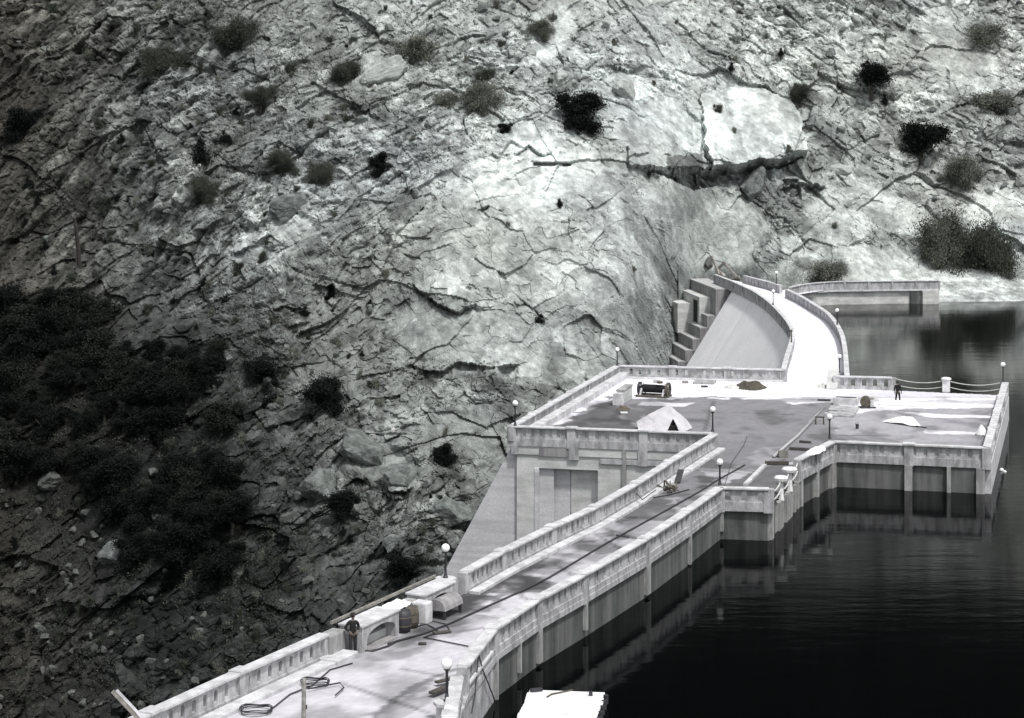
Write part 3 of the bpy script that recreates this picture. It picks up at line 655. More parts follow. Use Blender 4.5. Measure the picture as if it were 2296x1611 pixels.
# lake platform
lp = thing('intake_tower', 'square concrete intake platform standing in the lake at the right', 'tower', (31.5,133.2,0))
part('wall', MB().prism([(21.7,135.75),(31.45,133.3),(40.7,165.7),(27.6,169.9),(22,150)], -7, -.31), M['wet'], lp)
ed = np.array([9.25,32.6]); ed = ed/np.linalg.norm(ed); en = np.array([ed[1], -ed[0]])
part('end_wall', MB().prism([tuple(np.array([31.5,133.2])-en*.3+ed*.1), tuple(np.array([40.75,165.8])-en*.3), tuple(np.array([40.75,165.8])+en*.30), tuple(np.array([31.5,133.2])+en*.30)], -7, -.05), M['cap'], lp)
fd = np.array([9.8,-2.6]); fd = fd/np.linalg.norm(fd); fn = np.array([fd[1], -fd[0]])
for s_, w_, h_ in ((.15,.22,2.2),(5.05,.5,7),(7.7,.26,7),(9.75,.55,7)):
    p = np.array([21.7,135.8])+fd*s_+fn*.10
    part('pilaster', MB().box((p[0],p[1],-.3-h_/2), (w_,.36,h_), math.atan2(fd[1],fd[0])), M['pil'], lp)
part('stained_bay', MB().box((*(np.array([21.7,135.8])+fd*8.7+fn*.03),-2.5), (2.0,.1,4.4), math.atan2(fd[1],fd[0])), M['wet'], lp)
# gate house under the terrace
gh = thing('gate_house', 'concrete gate house block below the terrace with a tall recessed door', 'building', (0,142.55,0))
e = np.array([13.9,-3.35]); e = e/np.linalg.norm(e); nf = np.array([e[1], -e[0]])          # nf points to the camera
le = np.array([9.33,34.7]); le = le/np.linalg.norm(le); ln = np.array([-le[1], le[0]])
def fp(s_, out=0): q = np.array([0,142.55])+e*s_+nf*out; return q
# battered cheek wall at the left (the dam's own profile)
mb = MB(); a0 = fp(0); prof = [(0,-.3),(-5.7,-10.8),(-13,-24),(-22,-40)]
fr = [(*fp(s_, -.25), z) for s_, z in prof]; bk = [(*(fp(s_)+le*36), z) for s_, z in prof]
frr = [(*fp(3.0,-.25), -.3), (*fp(3.0,-.25), -40)]; bkk = [(*(fp(3.0)+le*36), -.3), (*(fp(3.0)+le*36), -40)]
n = len(prof); vs = fr+bk+frr+bkk
fs = [(i, i+1, n+i+1, n+i) for i in range(n-1)]+[tuple(range(n))[::-1]+(2*n,)[:0]]
fs = [(n+i, n+i+1, i+1, i) for i in range(n-1)]
fs.append(tuple(range(n))+(2*n+1, 2*n)); fs.append((0, 2*n, 2*n+2, n))
mb.add(vs, fs); part('cheek_wall', mb, M['houseside'], gh)
def fbox(s0, s1, z0, z1, out0, out1):
    q = [fp(s0,out0), fp(s1,out0), fp(s1,out1), fp(s0,out1)]
    return MB().hexa([(*q[k], z) for z in (z0, z1) for k in (3,2,1,0)])
part('wall', fbox(.35,1.95,-40,-.9,-.1,.0), M['wall'], gh)
part('wall', fbox(1.95,6.25,-1.85,-.9,-.1,.0), M['wall'], gh)
part('wall', fbox(6.25,14.2,-40,-.9,-.1,.0), M['wall'], gh)
part('wall_band', fbox(0,14.2,-.9,-.32,-.3,.10), M['wall'], gh)
part('wall_core', MB().prism([tuple(fp(.2,-1.2)), tuple(fp(14.3,-1.2)), (24,174), (9.5,176.8)], -40, -.31), M['wall'], gh)
rb = part('door_recess', fbox(1.95,6.25,-12,-1.85,-1.1,-.75), M['wall'], gh)
dm = fbox(2.3,4.1,-12,-1.95,-.76,-.62); part('door_leaf', dm, M['houseside'], gh)
part('door_leaf', fbox(4.16,6.15,-12,-1.95,-.76,-.62), M['wall'], gh)
part('door_jamb', fbox(1.65,1.98,-40,-1.85,-.75,.06), M['cap'], gh)
part('door_jamb', fbox(6.22,6.4,-40,-1.85,-.75,.03), M['wall'], gh)
for s_, z in ((4.2,-6),(4.2,-9)): part('door_crossbar', fbox(2.3,6.15,z,z+.12,-.62,-.58), M['step'], gh)
for s0, s1, z0, m_ in ((0,.5,-.9,'conc'),(4.15,4.85,-1.15,'conc'),(9.1,9.75,-1.4,'conc'),(12.1,12.6,-1.6,'conc'),(8.0,8.25,-12,'step')):
    part('pilaster', fbox(s0,s1,z0,-.32,.0,.2), M[m_], gh)
part('corbel_slab', fbox(6.4,12.0,-1.35,-1.0,.0,.16), M['conc'], gh)
part('weep_stain_panel', fbox(2.0,4.1,-.98,-.4,.08,.125), M['step'], gh)
part('window', fbox(10.2,11.2,-2.6,-1.4,-.02,.02), M['dark'], gh)
part('window', fbox(12.65,13.4,-1.5,-.5,.08,.13), M['dark'], gh)
# far dam: smooth curved face, then steps
fdm = thing('arch_dam_wall', 'smooth pale curved face of the far part of the dam, stepped where it meets the rock', 'dam', (28.6,204.5,0))
fp_ = [(24.0,176)]+[tuple(p) for p in Lfs if p[1] < 270.5]
part('curved_face', wall_strip(MB(), fp_, -22, -.28, .62, 1, .3), M['face'], fdm)
part('lake_face', ribbon(Rfs, -.02, .5, -8, -.3), M['cap'], fdm)
for zz, tt in ((-5.2,.0),):
    pass
jt = MB(); 
for pp in (19,):
    p = np.array(fp_[min(pp, len(fp_)-2)]); q = np.array(fp_[min(pp+1, len(fp_)-1)]); d = (q-p)/np.linalg.norm(q-p); nn = np.array([-d[1], d[0]])
    jt.bar((*(p+nn*.01), -.25), (*(p+nn*(.62*14+.01)), -14.2), 0.05, .01, up=(nn[0]*.6, nn[1]*.6, .8))
part('joint_line', jt, M['conc'], fdm)
# steps: concentric benches behind the radial joint at Y about 271
c0 = np.array([29.2,271.0]); tg = np.array([-.12,.99]); tg = tg/np.linalg.norm(tg); sn = np.array([-tg[1], tg[0]])
tops = [-.3,-3.9,-5.5,-7.0,-8.5,-10,-11.5]
offs = [.1,2.9,3.9,4.9,5.9,6.9,8.0]
for k in range(7):
    o0 = offs[k]; zt = tops[k]-.02; ln_ = (17,15,15,14,13,12,11)[k]
    a = c0+sn*(-.5); 
    pl = [tuple(c0+sn*-.5), tuple(c0+sn*(o0+(1.6 if k == 0 else .0))), tuple(c0+sn*(o0+(1.6 if k == 0 else 0))+tg*ln_), tuple(c0+sn*-.5+tg*ln_)]
    part('step_block', MB().prism(pl, -24, zt), M['step'], fdm)
    pt = [tuple(c0+sn*(o0-1.0)+tg*-.02), tuple(c0+sn*(o0+.04+(1.6 if k == 0 else 0))+tg*-.02), tuple(c0+sn*(o0+.04+(1.6 if k == 0 else 0))+tg*ln_), tuple(c0+sn*(o0-1.0)+tg*ln_)]
    part('step_tread', MB().prism(pt, zt, zt+.16), M['steptop'], fdm)
# thrust block with the slot
q0 = c0+tg*3.5
part('thrust_block', MB().prism([tuple(q0), tuple(q0+sn*3.2), tuple(q0+sn*3.2+tg*13), tuple(q0+tg*13)], -6, -1.6), M['wall'], fdm)
part('thrust_block', MB().prism([tuple(q0+tg*5), tuple(q0+sn*5.2+tg*5), tuple(q0+sn*5.2+tg*14), tuple(q0+tg*14)], -7, -2.9), M['wall'], fdm)
q1 = q0+sn*3.22+tg*1.2
part('slot', MB().prism([tuple(q1), tuple(q1+sn*.03), tuple(q1+sn*.03+tg*2.6), tuple(q1+tg*2.6)], -5.2, -2.2), M['dark'], fdm)
# shore road retaining wall
sr = thing('retaining_wall', 'long retaining wall under the shore road with its foot in the lake', 'wall', (42.5,268,0))
shw = [(x_+.0, y_+.3) for x_, y_ in sh]
part('wall', ribbon(shw, -.2, .6, -8, -.34), M['shore'], sr)
part('slab_edge', ribbon(sh, -.3, 1.2, -.26, -.06), M['cap'], sr)
part('pier', MB().box((53.9,268.9,-3.2), (1.2,.5,5.6), .1), M['wet'], sr)
part('end_block', MB().box((55.9,269.6,-3.3), (2.2,2.4,6.0), .1), M['shore'], sr)

# ------------------------------------------------------------------ globe lamps
def lamp(label, p, h=1.45, r=.21, pedestal=0., name='globe_lamp', rp=.055):
    root = thing(name, label, 'lamp', p, 0, 'globe lamps along the parapets')
    z = 0
    if pedestal:
        part('pedestal', MB().lathe([(.5,-pedestal),(.5,-pedestal+.1),(.40,-pedestal+.14),(.40,-.16),(.52,-.12),(.52,0)], (0,0,0), 8), M['cap'], root, world=False)
    part('base', MB().lathe([(.13,0),(.13,.05),(.09,.10),(.075,.2),(rp,.3)], (0,0,0), 12), M['iron'], root, world=False)
    part('pole', MB().lathe([(rp,.28),(rp*.85,h-.32),(.06,h-.30),(.06,h-.28)], (0,0,0), 10), M['iron'], root, smooth=True, world=False)
    part('collar', MB().lathe([(.05,h-.28),(.12,h-.22),(.13,h-.18),(.10,h-.16)], (0,0,0), 12), M['iron'], root, world=False)
    part('globe', MB().ball((0,0,h), r, 20, 14), M['globe'], root, smooth=True, world=False)
    return root
lamp('nearest globe lamp, at the bottom of the picture by the end of the lakeside parapet', G(1002,1573,.92), 1.42, .215, .95, rp=.06)
lamp('globe lamp on the round pedestal between the niches and the long left balustrade', G(999,1296,1.15), 1.42, .2, 1.2)
lamp('globe lamp at the inner corner of the balcony with three slots', G(1614,1087,1.12), 1.35, .2)
lamp('globe lamp on the front left corner of the gate house terrace, seen against dark rock', G(1155,955,1.1), 1.6, .2)
lamp('globe lamp on the back left corner of the gate house terrace', G(1384,820,1.1), 1.42, .19)
lamp('tall thin globe lamp at the front right corner of the gate house terrace', G(1598,968,1.1), 1.55, .2)
lamp('globe lamp at the corner where the slanting parapet meets the lake platform', G(1860,984,1.1), 1.5, .2)
lamp('globe lamp on the far right corner of the lake platform', G(2249,857,1.1), 1.45, .2)
lamp('globe lamp on the downstream parapet of the far curved road', G(1733.5,684,1.1), 1.6, .2)
lamp('globe lamp on the short far parapet against the cliff', G(1741,637,1.1), 1.5, .2)
lamp('globe lamp on the lake parapet of the far curved road, above the water', G(1877,728,1.1), 1.5, .2)
lamp('globe lamp standing beside the far road just before the lake platform', G(1882,836,.2), 1.45, .2, .2)
# dark unlit post on the inner curve
r = thing('iron_post', 'short dark iron post on the tip of the inner curved parapet', 'post', G(1774.5,768,1.1))
part('post_shaft', MB().lathe([(.12,0),(.07,.1),(.06,1.0),(.12,1.05),(.12,1.2),(.03,1.25)], (0,0,0), 8), M['rust'], r, world=False)

# ------------------------------------------------------------------ chains and posts
def catenary(a, b_, sag, n=14):
    a = np.array(a); b_ = np.array(b_)
    return [tuple(a+(b_-a)*t_-np.array([0,0,sag*4*t_*(1-t_)])) for t_ in np.linspace(0, 1, n+1)]
def chain(label, a, b_, sag, m='ropew', r=.035, name='rope_barrier'):
    o = part(name, MB().tube(catenary(a, b_, sag), r, 6), M[m]); return tag(o, label, 'rope', 'ropes slung between white posts')
def bollard(label, p, h=1.15, w_=.62):
    root = thing('chain_post', label, 'post', p, -.27)
    part('shaft', MB().box((0,0,h/2-.08), (w_,w_*.8,h-.16)), M['post'], root, world=False, bevel=.03)
    part('post_top', MB().lathe([(w_*.66,h-.16),(w_*.7,h-.1),(w_*.66,h-.02),(w_*.4,h+.04)], (0,0,0), 10), M['post'], root, world=False)
    return root
p0 = np.array([32.2,169.1,0]); p1 = G(2114.7,893); p1[2] = 0; p1 = np.array([36.3,167.8,0]); p2 = np.array([40.4,166.1,0])
bollard('white square post between the two rope spans at the back of the lake platform', p1, 1.2)
for zz, nm in ((1.0,'upper'), (.5,'lower')):
    chain(f'{nm} sagging rope from the five-slot balustrade to the white back post', p0+[0,0,zz], p1+[0,0,zz], .3)
    chain(f'{nm} sagging rope from the white back post to the far right corner', p1+[0,0,zz], p2+[0,0,zz], .3)
b1 = np.array([15.35,118.9,0]); b4 = np.array([18.25,128.3,0]); b2 = b1+(b4-b1)*.36; b3 = b1+(b4-b1)*.68
def mush(label, p, s=1.):
    root = thing('chain_post', label, 'post', p)
    part('shaft', MB().lathe([(.2*s,-.35),(.16*s,0),(.14*s,.8)], (0,0,0), 8), M['post'], root, world=False)
    part('post_top', MB().lathe([(.2*s,.78),(.40*s,.86),(.44*s,1.02),(.36*s,1.12),(.1*s,1.15)], (0,0,0), 12), M['post'], root, world=False)
mush('mushroom-topped white post, nearer one on the roped balcony edge', b2)
mush('mushroom-topped white post, farther one on the roped balcony edge', b3, 1.12)
for a, b_, nm in ((b1,b2,'balcony balustrade to the nearer mushroom post'),(b2,b3,'nearer to the farther mushroom post'),(b3,b4,'farther mushroom post to the slanting parapet')):
    for zz, q in ((.85,'upper'),(.35,'lower')): chain(f'{q} rope slung from the {nm}', a+[0,0,zz], b_+[0,0,zz], .22, r=.045)
# balcony inner curb and edge strip
cb = [G(1671,1090), G(1714.5,1046)]
o = part('kerb_strip', MB().bar((*cb[0][:2],.07), (*cb[1][:2],.07), .28, .16), M['cap']); tag(o, 'short pale kerb along the inside edge of the roped balcony', 'kerb')

# ------------------------------------------------------------------ things on the deck
def pipe(name, label, pts, r, m, cat='pipe', z=None, n=7):
    z = r+.02 if z is None else z
    o = part(name, MB().tube([(*G(a, b_, 0)[:2], z) for a, b_ in pts], r, n), M[m], smooth=True); return tag(o, label, cat)
pipe('hose', 'thin dark hose laid all the way along the near road', [(870,1447),(890,1441),(951,1423.7),(1014.5,1399),(1087.7,1365),(1180.5,1323.6),(1233,1297),(1358,1221.6),(1504.5,1141),(1569.5,1104),(1612,1077),(1670,1045)], .045, 'iron', 'hose')
pipe('steel_pipe', 'long pale pipe lying across the terrace towards the lake platform', [(1735,1028),(1789,981),(1827,941)], .11, 'steel')
pipe('steel_pipe', 'thinner pale pipe beyond the long one, pointing to the concrete bench', [(1812,950),(1850,915)], .05, 'steel')
pipe('hose', 'loose dark cable across the bright road below the niches', [(925,1410),(955,1402),(975,1412),(985,1420),(950,1432),(990,1440),(1050,1452)], .03, 'iron', 'cable')
pipe('hose', 'short curl of cable beside the thin hose', [(940,1405),(970,1395),(1000,1402),(1008,1415)], .025, 'iron', 'cable')
pipe('hose', 'dark wire looping over the terrace deck near the stained patch', [(1625,1090),(1640,1040),(1668,1000),(1675,980)], .018, 'iron', 'wire')
pipe('hose', 'cable trailing round the foot of the arched niche', [(800,1440),(812,1462),(835,1463),(870,1452),(888,1442)], .04, 'iron', 'cable')
pipe('rod', 'bent iron rod lying on the road at the lower left', [(690,1552),(762,1538),(771,1549),(752,1566)], .03, 'iron', 'rod', z=.12)
pipe('hose', 'cable snaking along the lower left kerb', [(600,1600),(650,1560),(700,1540),(740,1505),(790,1490)], .03, 'iron', 'cable')
pipe('pipe', 'short dark pipe lying on the road by the long left balustrade', [(1382,1203),(1410,1207)], .04, 'iron')
pipe('hose', 'wire trailing from the junk heap by the left balustrade', [(1440,1110),(1465,1118),(1500,1112),(1545,1100)], .035, 'iron', 'wire')
pipe('hose', 'second wire stretched over the left balustrade onto the road', [(1413,1110),(1440,1140),(1470,1118)], .03, 'iron', 'wire', z=.5)
# plank set
def plank(label, a, b_, w_=.25, h_=.06, m='wooddk', z=.04, name='plank'):
    A_ = G(*a); B_ = G(*b_); o = part(name, MB().bar((A_[0],A_[1],z+h_/2), (B_[0],B_[1],z+h_/2), w_, h_), M[m]); return tag(o, label, 'plank')
plank('dark plank beside the nearest globe lamp, upper of two', (978,1541), (1012,1533), .22, .08, z=.15)
plank('dark plank beside the nearest globe lamp, lower of two', (968,1566), (1010,1548), .3, .1, z=.15)
plank('short dark board on the bright road in front of the niches', (938,1446), (956,1446), .2)
plank('dark board left lying beyond the loose cable', (972,1423), (1010,1419), .3)
plank('long pale timber beam on the lake platform in front of the standing figure', (1972,908), (2055,912), .4, .35, 'canvasw', name='beam')
plank('thin dark board left of the concrete bench', (1833,899), (1862,900), .3, .1)
plank('dark timber near the kerb of the roped balcony', (1716,1043), (1768,1043), .35, .2)
plank('dark timber lying beside the slanting parapet, upper of two', (1793,993), (1818,995), .25, .12)
plank('dark timber lying beside the slanting parapet, lower of two', (1770,1009), (1822,1012), .25, .15)
plank('pale board lying on the terrace by the stub wall', (1391,928), (1407,928), .4, .08, 'white')
plank('dark plank on the terrace floor behind the winch', (1530,859), (1543,859), .8, .1, 'wood')
plank('short dark iron plate on the pale slab beyond the winch', (1572,869), (1587,869), .4, .1, 'iron')
# wooden post in front
gp = np.array([(681-PX)/F*74, 74, 0])
r = thing('timber_post', 'rough timber post standing at the bottom of the picture before the coiled cable', 'post', gp)
part('shaft', MB().tube([(0,0,0),(0,0,1.1),(.01,0,2.3)], [.09,.085,.08], 8), M['wood'], r, world=False)
part('insulator', MB().box((.09,0,1.25),(.08,.08,.14)), M['wooddk'], r, world=False)
r = thing('leaning_timber', 'pale split timber leaning outwards over the gorge at the lower left corner', 'timber', GY(320,1625,73))
a = GY(322,1625,73); b_ = GY(253,1551,72.6)
part('beam', MB().bar(a, b_, .16, .14), M['wood'], r); part('beam', MB().bar(a+[.2,0,0], b_+[.14,0,.05], .08, .1), M['cap'], r)
def coil(label, c, R, n=3, m='iron', r_=.022):
    pts = []
    for k in range(n*18+1):
        t_ = k/18*2*math.pi; rr = R*(1+.08*math.sin(t_*1.7)); pts.append((c[0]+rr*math.cos(t_), c[1]+rr*math.sin(t_), .06+.05*k/18+.04*math.sin(3*t_)))
    return tag(part('cable_coil', MB().tube(pts, r_, 6), M[m], smooth=True), label, 'cable')
coil('loose coil of dark cable behind the timber post', G(707,1536), .55)
coil('coil of dark cable at the foot of the lower left balustrade', G(575,1598), .6)
# ---- the niches on the left of the road
ld = np.array([-3.1+7.3, 95.1-86.2]); ldl = np.linalg.norm(ld); ld = ld/ldl; lnr = np.array([ld[1], -ld[0]])       # lnr to the road
def lp_(s_, o=0): return np.array([-7.3,86.2])+ld*s_+lnr*o
la = math.atan2(ld[1], ld[0])
def niche(label, s0, s1, dep, h, arch=True):
    root = thing('niche', label, 'alcove', (*lp_(s0), 0))
    def bx(a, b_, o0, o1, z0, z1): return MB().hexa([(*lp_(s_, o), z) for z in (z0, z1) for s_, o in ((a,o0),(a,o1),(b_,o1),(b_,o0))][::1])
    part('back_wall', bx(s0, s1, -.25, 0, -.3, h), M['conc'], root)
    part('side_wall', bx(s0, s0+.42, 0, dep, -.05, h), M['conc'], root)
    part('side_wall', bx(s1-.3, s1, 0, dep, -.05, h), M['conc'], root)
    # arched lintel
    mb = MB(); a, b_ = s0+.42, s1-.3; n = 10; c = (a+b_)/2; rr = (b_-a)/2; vs = []
    for i in range(n+1):
        t_ = math.pi-math.pi*i/n; x_ = c+rr*math.cos(t_); z_ = h-.62+.42*math.sin(t_)
        for o_ in (0, dep): vs += [(*lp_(x_, o_), z_), (*lp_(x_, o_), h)]
    fs = []
    for i in range(n):
        o = i*4; fs += [(o,o+4,o+6,o+2),(o+1,o+3,o+7,o+5),(o+2,o+6,o+7,o+3),(o,o+1,o+5,o+4)]
    mb.add(vs, fs); part('arch', mb, M['conc'], root)
    part('coping', bx(s0-.06, s1+.06, -.32, dep+.06, h, h+.1), M['cap'], root, bevel=.02)
    return root, bx
nr_, bx = niche('arched concrete niche beside the standing man', .25, 3.55, .85, 1.08)
part('floor_plate', bx(.7, 3.2, .05, 1.0, .0, .05), M['step'], nr_); part('inner_bench', bx(.7, 3.2, .05, .4, .05, .4), M['wall'], nr_)
r = thing('broken_wall', 'crumbling plastered parapet stretch between the two niches', 'wall', (*lp_(3.6), 0))
part('wall', MB().hexa([(*lp_(s_, o), z) for z in (-.2, .98) for s_, o in ((3.62,-.28),(3.62,.28),(6.3,.28),(6.3,-.28))]), M['pil'], r, bevel=.05)
r = thing('broken_pier', 'broken plastered end pier of the lower left balustrade behind the man', 'pier', (-7.6,85.7,0))
mb = MB().box((-7.7,85.6,.5), (1.3,.7,1.1), la); part('pier_block', mb, M['pil'], r, bevel=.08)
part('footing', MB().box((-7.35,85.0,.1), (1.7,1.0,.3), la), M['cap'], r, bevel=.06)
nr2, bx2 = niche('second niche, white and empty, just before the lamp pedestal', 6.35, 9.3, .7, 1.1)
r = thing('concrete_block', 'white chamfered concrete block standing between the broken wall and the second niche', 'block', (*lp_(5.9,.6),0))
part('block_body', MB().box((*lp_(5.95,.75),.5), (.62,.8,1.0), la), M['cap'], r, bevel=.08)
o = part('outer_rail', MB().bar((*lp_(0,-.55),1.22), (*lp_(9.7,-.55),1.22), .1, .13), M['wood']); tag(o, 'long timber rail on the outer side of the niches, over the gorge', 'rail')
# cloth heap on the broken wall
def heap(name, label, cat, c, rx, ry, h, m, seed=1, n=26, rz=0, group=None, lump=.35, z0=0):
    gu = np.linspace(-1, 1, n); A_, B_ = np.meshgrid(gu, gu); rr = np.hypot(A_, B_)
    hh = np.clip(1-rr**1.6, 0, None)*(1+lump*fbm(A_*2.2+seed*9, B_*2.2, seed, 4)*2)
    hh = np.where(rr < 1, hh, 0); x_ = A_*rx*(1+.12*fbm(A_*1.5, B_*1.5, seed+3, 3)*2); y_ = B_*ry*(1+.12*fbm(A_*1.5, B_*1.5, seed+8, 3)*2)
    c_, s_ = math.cos(rz), math.sin(rz)
    V_ = np.stack([c[0]+x_*c_-y_*s_, c[1]+x_*s_+y_*c_, c[2]+z0-.03+hh*h], -1).reshape(-1,3)
    id_ = np.arange(n*n).reshape(n, n); cen = rr[:-1,:-1] < 1.0; q = np.stack([id_[:-1,:-1], id_[:-1,1:], id_[1:,1:], id_[1:,:-1]], -1)[cen]
    o = np_mesh(name, V_, q, m, smooth=True); return tag(o, label, cat, group)
heap('canvas_sheet', 'crumpled white canvas thrown over the broken wall between the niches', 'canvas', (*lp_(4.6,.05), .95), 1.5, .5, .3, M['canvasw'], 4, rz=la, lump=.6)
def barrel(label, p, h=.9, r_=.3, m='iron'):
    root = thing('barrel', label, 'barrel', p)
    part('body', MB().lathe([(r_*.85,0),(r_,h*.3),(r_,h*.7),(r_*.86,h)], (0,0,0), 16), M[m], root, smooth=True, world=False)
    part('hoop', MB().lathe([(r_*1.0,h*.28),(r_*1.04,h*.29),(r_*1.04,h*.33),(r_,h*.34)], (0,0,0), 16), M['rust'], root, world=False)
    part('hoop', MB().lathe([(r_*1.0,h*.66),(r_*1.04,h*.67),(r_*1.04,h*.71),(r_,h*.72)], (0,0,0), 16), M['rust'], root, world=False)
barrel('black barrel against the broken wall between the niches', (*lp_(4.15,.75), 0), .98, .36)
barrel('grey drum right of the black barrel', (*lp_(5.0,.7), 0), .95, .34, 'rust')
# air receiver / concrete bucket in the second niche
r = thing('arched_tank', 'dark arched iron tank on legs in front of the second niche', 'tank', (*lp_(7.4,1.0),0))
mb = MB(); c = lp_(7.6,1.05)
sec = [(math.cos(t_)*.5, .42+.5*math.sin(t_)) for t_ in np.linspace(0, math.pi, 9)]
vs = []
for s_ in (-.9, .9):
    for o_, z_ in sec: q = c+ld*s_+lnr*o_; vs.append((q[0], q[1], z_))
mb.add(vs, [(i, i+1, 9+i+1, 9+i) for i in range(8)]+[tuple(range(9))[::-1], tuple(range(9, 18)), (0,9,17,8)])
part('tank_body', mb, M['step'], r, smooth=False)
for s_ in (-.8,.8):
    for o_ in (-.4,.4): q = c+ld*s_+lnr*o_; part('leg', MB().box((q[0],q[1],.22), (.12,.12,.44), la), M['iron'], r)
# ---- terrace things
r = thing('winch', 'rusty two-wheeled winch with a dark drum on the terrace', 'winch', G(1459,892), 0)
gp = G(1459,890); wl = 2.3
def wheel(c, R, t_, m, root, name='wheel'):
    mb = MB(); n = 20; vs = []
    for x_, rr in ((-t_/2,R*.72),(-t_/2,R),(t_/2,R),(t_/2,R*.72)):
        vs += [(c[0]+x_, c[1]+rr*math.cos(k*2*math.pi/n), c[2]+rr*math.sin(k*2*math.pi/n)) for k in range(n)]
    fs = [(((j+1) % 4)*n+k, ((j+1) % 4)*n+(k+1) % n, j*n+(k+1) % n, j*n+k) for j in range(4) for k in range(n)]
    mb.add(vs, fs)
    w_ = part(name, mb, M[m], root)
    sp = MB()
    for k in range(6): a_ = k*math.pi/3; sp.bar((c[0],c[1],c[2]), (c[0], c[1]+R*.8*math.cos(a_), c[2]+R*.8*math.sin(a_)), .05, .05)
    part('spoke', sp, M[m], w_)
    return w_
r.rotation_euler = (0,0,-.42)
for x_, R in ((-1.2,.56),(1.25,.62)): wheel((gp[0]+x_, gp[1]+.1, .62), R, .16, 'rust' if x_ > 0 else 'iron', r)
mb = MB().tube([(gp[0]-1.1,gp[1]+.1,.66),(gp[0]+1.1,gp[1]+.1,.66)], .34, 16); part('drum', mb, M['dark'], r, smooth=False)
for x_ in (-.95, 1.0):
    part('side_frame', MB().bar((gp[0]+x_,gp[1]-.6,.1),(gp[0]+x_,gp[1]+.1,1.08),.14,.1).bar((gp[0]+x_,gp[1]+.8,.1),(gp[0]+x_,gp[1]+.1,1.08),.14,.1), M['canvas'], r)
part('skid', MB().box((gp[0],gp[1]-.6,.09),(2.6,.18,.16)).box((gp[0],gp[1]+.8,.09),(2.6,.18,.16)), M['rust'], r)
part('axle', MB().tube([(gp[0]-1.45,gp[1]+.1,.66),(gp[0]+1.5,gp[1]+.1,.66)], .07, 8), M['iron'], r)
part('gear', MB().lathe([(.2,0),(.24,.03),(.24,.15),(.2,.18)], (gp[0]+.62,gp[1]-.1,1.14), 12), M['rust'], r)
part('motor_box', MB().box((gp[0]+.25,gp[1]+.1,1.28),(.5,.4,.28)), M['cap'], r, bevel=.04)
# stub wall left of the winch
ta = math.atan2(le[1], le[0])
r = thing('stub_wall', 'thick grey stub wall on the terrace left of the winch', 'wall', G(1390,908)); q = G(1392,906)
part('wall', MB().box((q[0]+.35,q[1]+1.1,.55),(3.6,.55,1.1),ta), M['wall'], r, bevel=.04)
part('wall_top', MB().box((q[0]+.35,q[1]+1.1,1.15),(3.7,.66,.1),ta), M['pil'], r)
part('end_pier', MB().box((q[0]-.25,q[1]-.85,.5),(.6,.8,1.0),ta), M['cap'], r, bevel=.04)
heap('debris_heap', 'small dark heap of rubbish at the foot of the stub wall', 'debris', G(1397,919), .6, .9, .3, M['rust'], 3)
# canvas tent
def tarp(name, label, verts, faces, m, z=.0):
    mb = MB().add(verts, faces); o = part(name, mb, m); sd_ = o.modifiers.new('s', 'SUBSURF'); sd_.subdivision_type = 'SIMPLE'; sd_.levels = 4; sd_.render_levels = 4
    tx_ = bpy.data.textures.new(name, 'CLOUDS'); tx_.noise_scale = .6; dm_ = o.modifiers.new('d', 'DISPLACE'); dm_.texture = tx_; dm_.strength = .16; dm_.mid_level = .5; dm_.texture_coords = 'GLOBAL'
    so = o.modifiers.new('t', 'SOLIDIFY'); so.thickness = .03
    return o
c = G(1492,968)
r = thing('canvas_tent', 'grey canvas draped over gear on the terrace, open at the front right', 'tent', c)
q = lambda x_, y_, z_: (c[0]+x_, c[1]+y_, z_)
cv = [q(-1.95,.1,.0), q(-2.0,1.6,.45), q(-1.0,2.6,.9), q(.35,2.9,1.25), q(.9,2.9,1.2), q(1.75,2.4,.55), q(2.05,1.0,.1), q(1.35,-.2,.02), q(1.0,-.1,.05), q(.1,-.1,.05), q(.62,.75,.85), q(.55,1.5,1.6), q(-1.2,1.3,1.0), q(.15,1.9,1.6), q(1.5,1.2,.65)]
cf = [(0,9,12,1),(1,12,13,2),(2,13,4,3),(9,10,11,12),(12,11,13),(13,11,14,5),(13,5,4),(11,10,8,14),(8,7,14),(14,7,6,5)]
o = tarp('canvas_cover', '', cv, cf, M['canvas']); o.parent = r; o.matrix_parent_inverse = Matrix.Translation(-Vector(r.location)); 
tent_in = part('stored_gear', MB().box((c[0]+.2,c[1]+1.2,.3),(1.2,.9,.6)).box((c[0]+.5,c[1]+.6,.2),(.6,.5,.3),.3), M['dark'], r)
heap('soil_heap', 'dark heap of soil on the bright terrace by the back parapet', 'soil', G(1682,869), 1.35, 2.2, .62, M['soil'], 6, 40)
heap('sand_heap', 'small pale heap of sand left of the dark soil', 'sand', G(1645,870), .9, 1.2, .2, M['sand'], 8, 30, lump=.9)
heap('rubble_heap', 'pale rubble beside the leaning slab at the start of the lake parapet', 'rubble', G(1845,868), .6, .9, .25, M['sand'], 12, 24, lump=1.)
r = thing('concrete_slab', 'low pale slab lying on the terrace beyond the winch', 'slab', G(1580,862)); q0 = G(1580,860)
part('slab_body', MB().box((q0[0],q0[1],.1),(1.8,1.5,.2),-.25), M['pil'], r, bevel=.03)
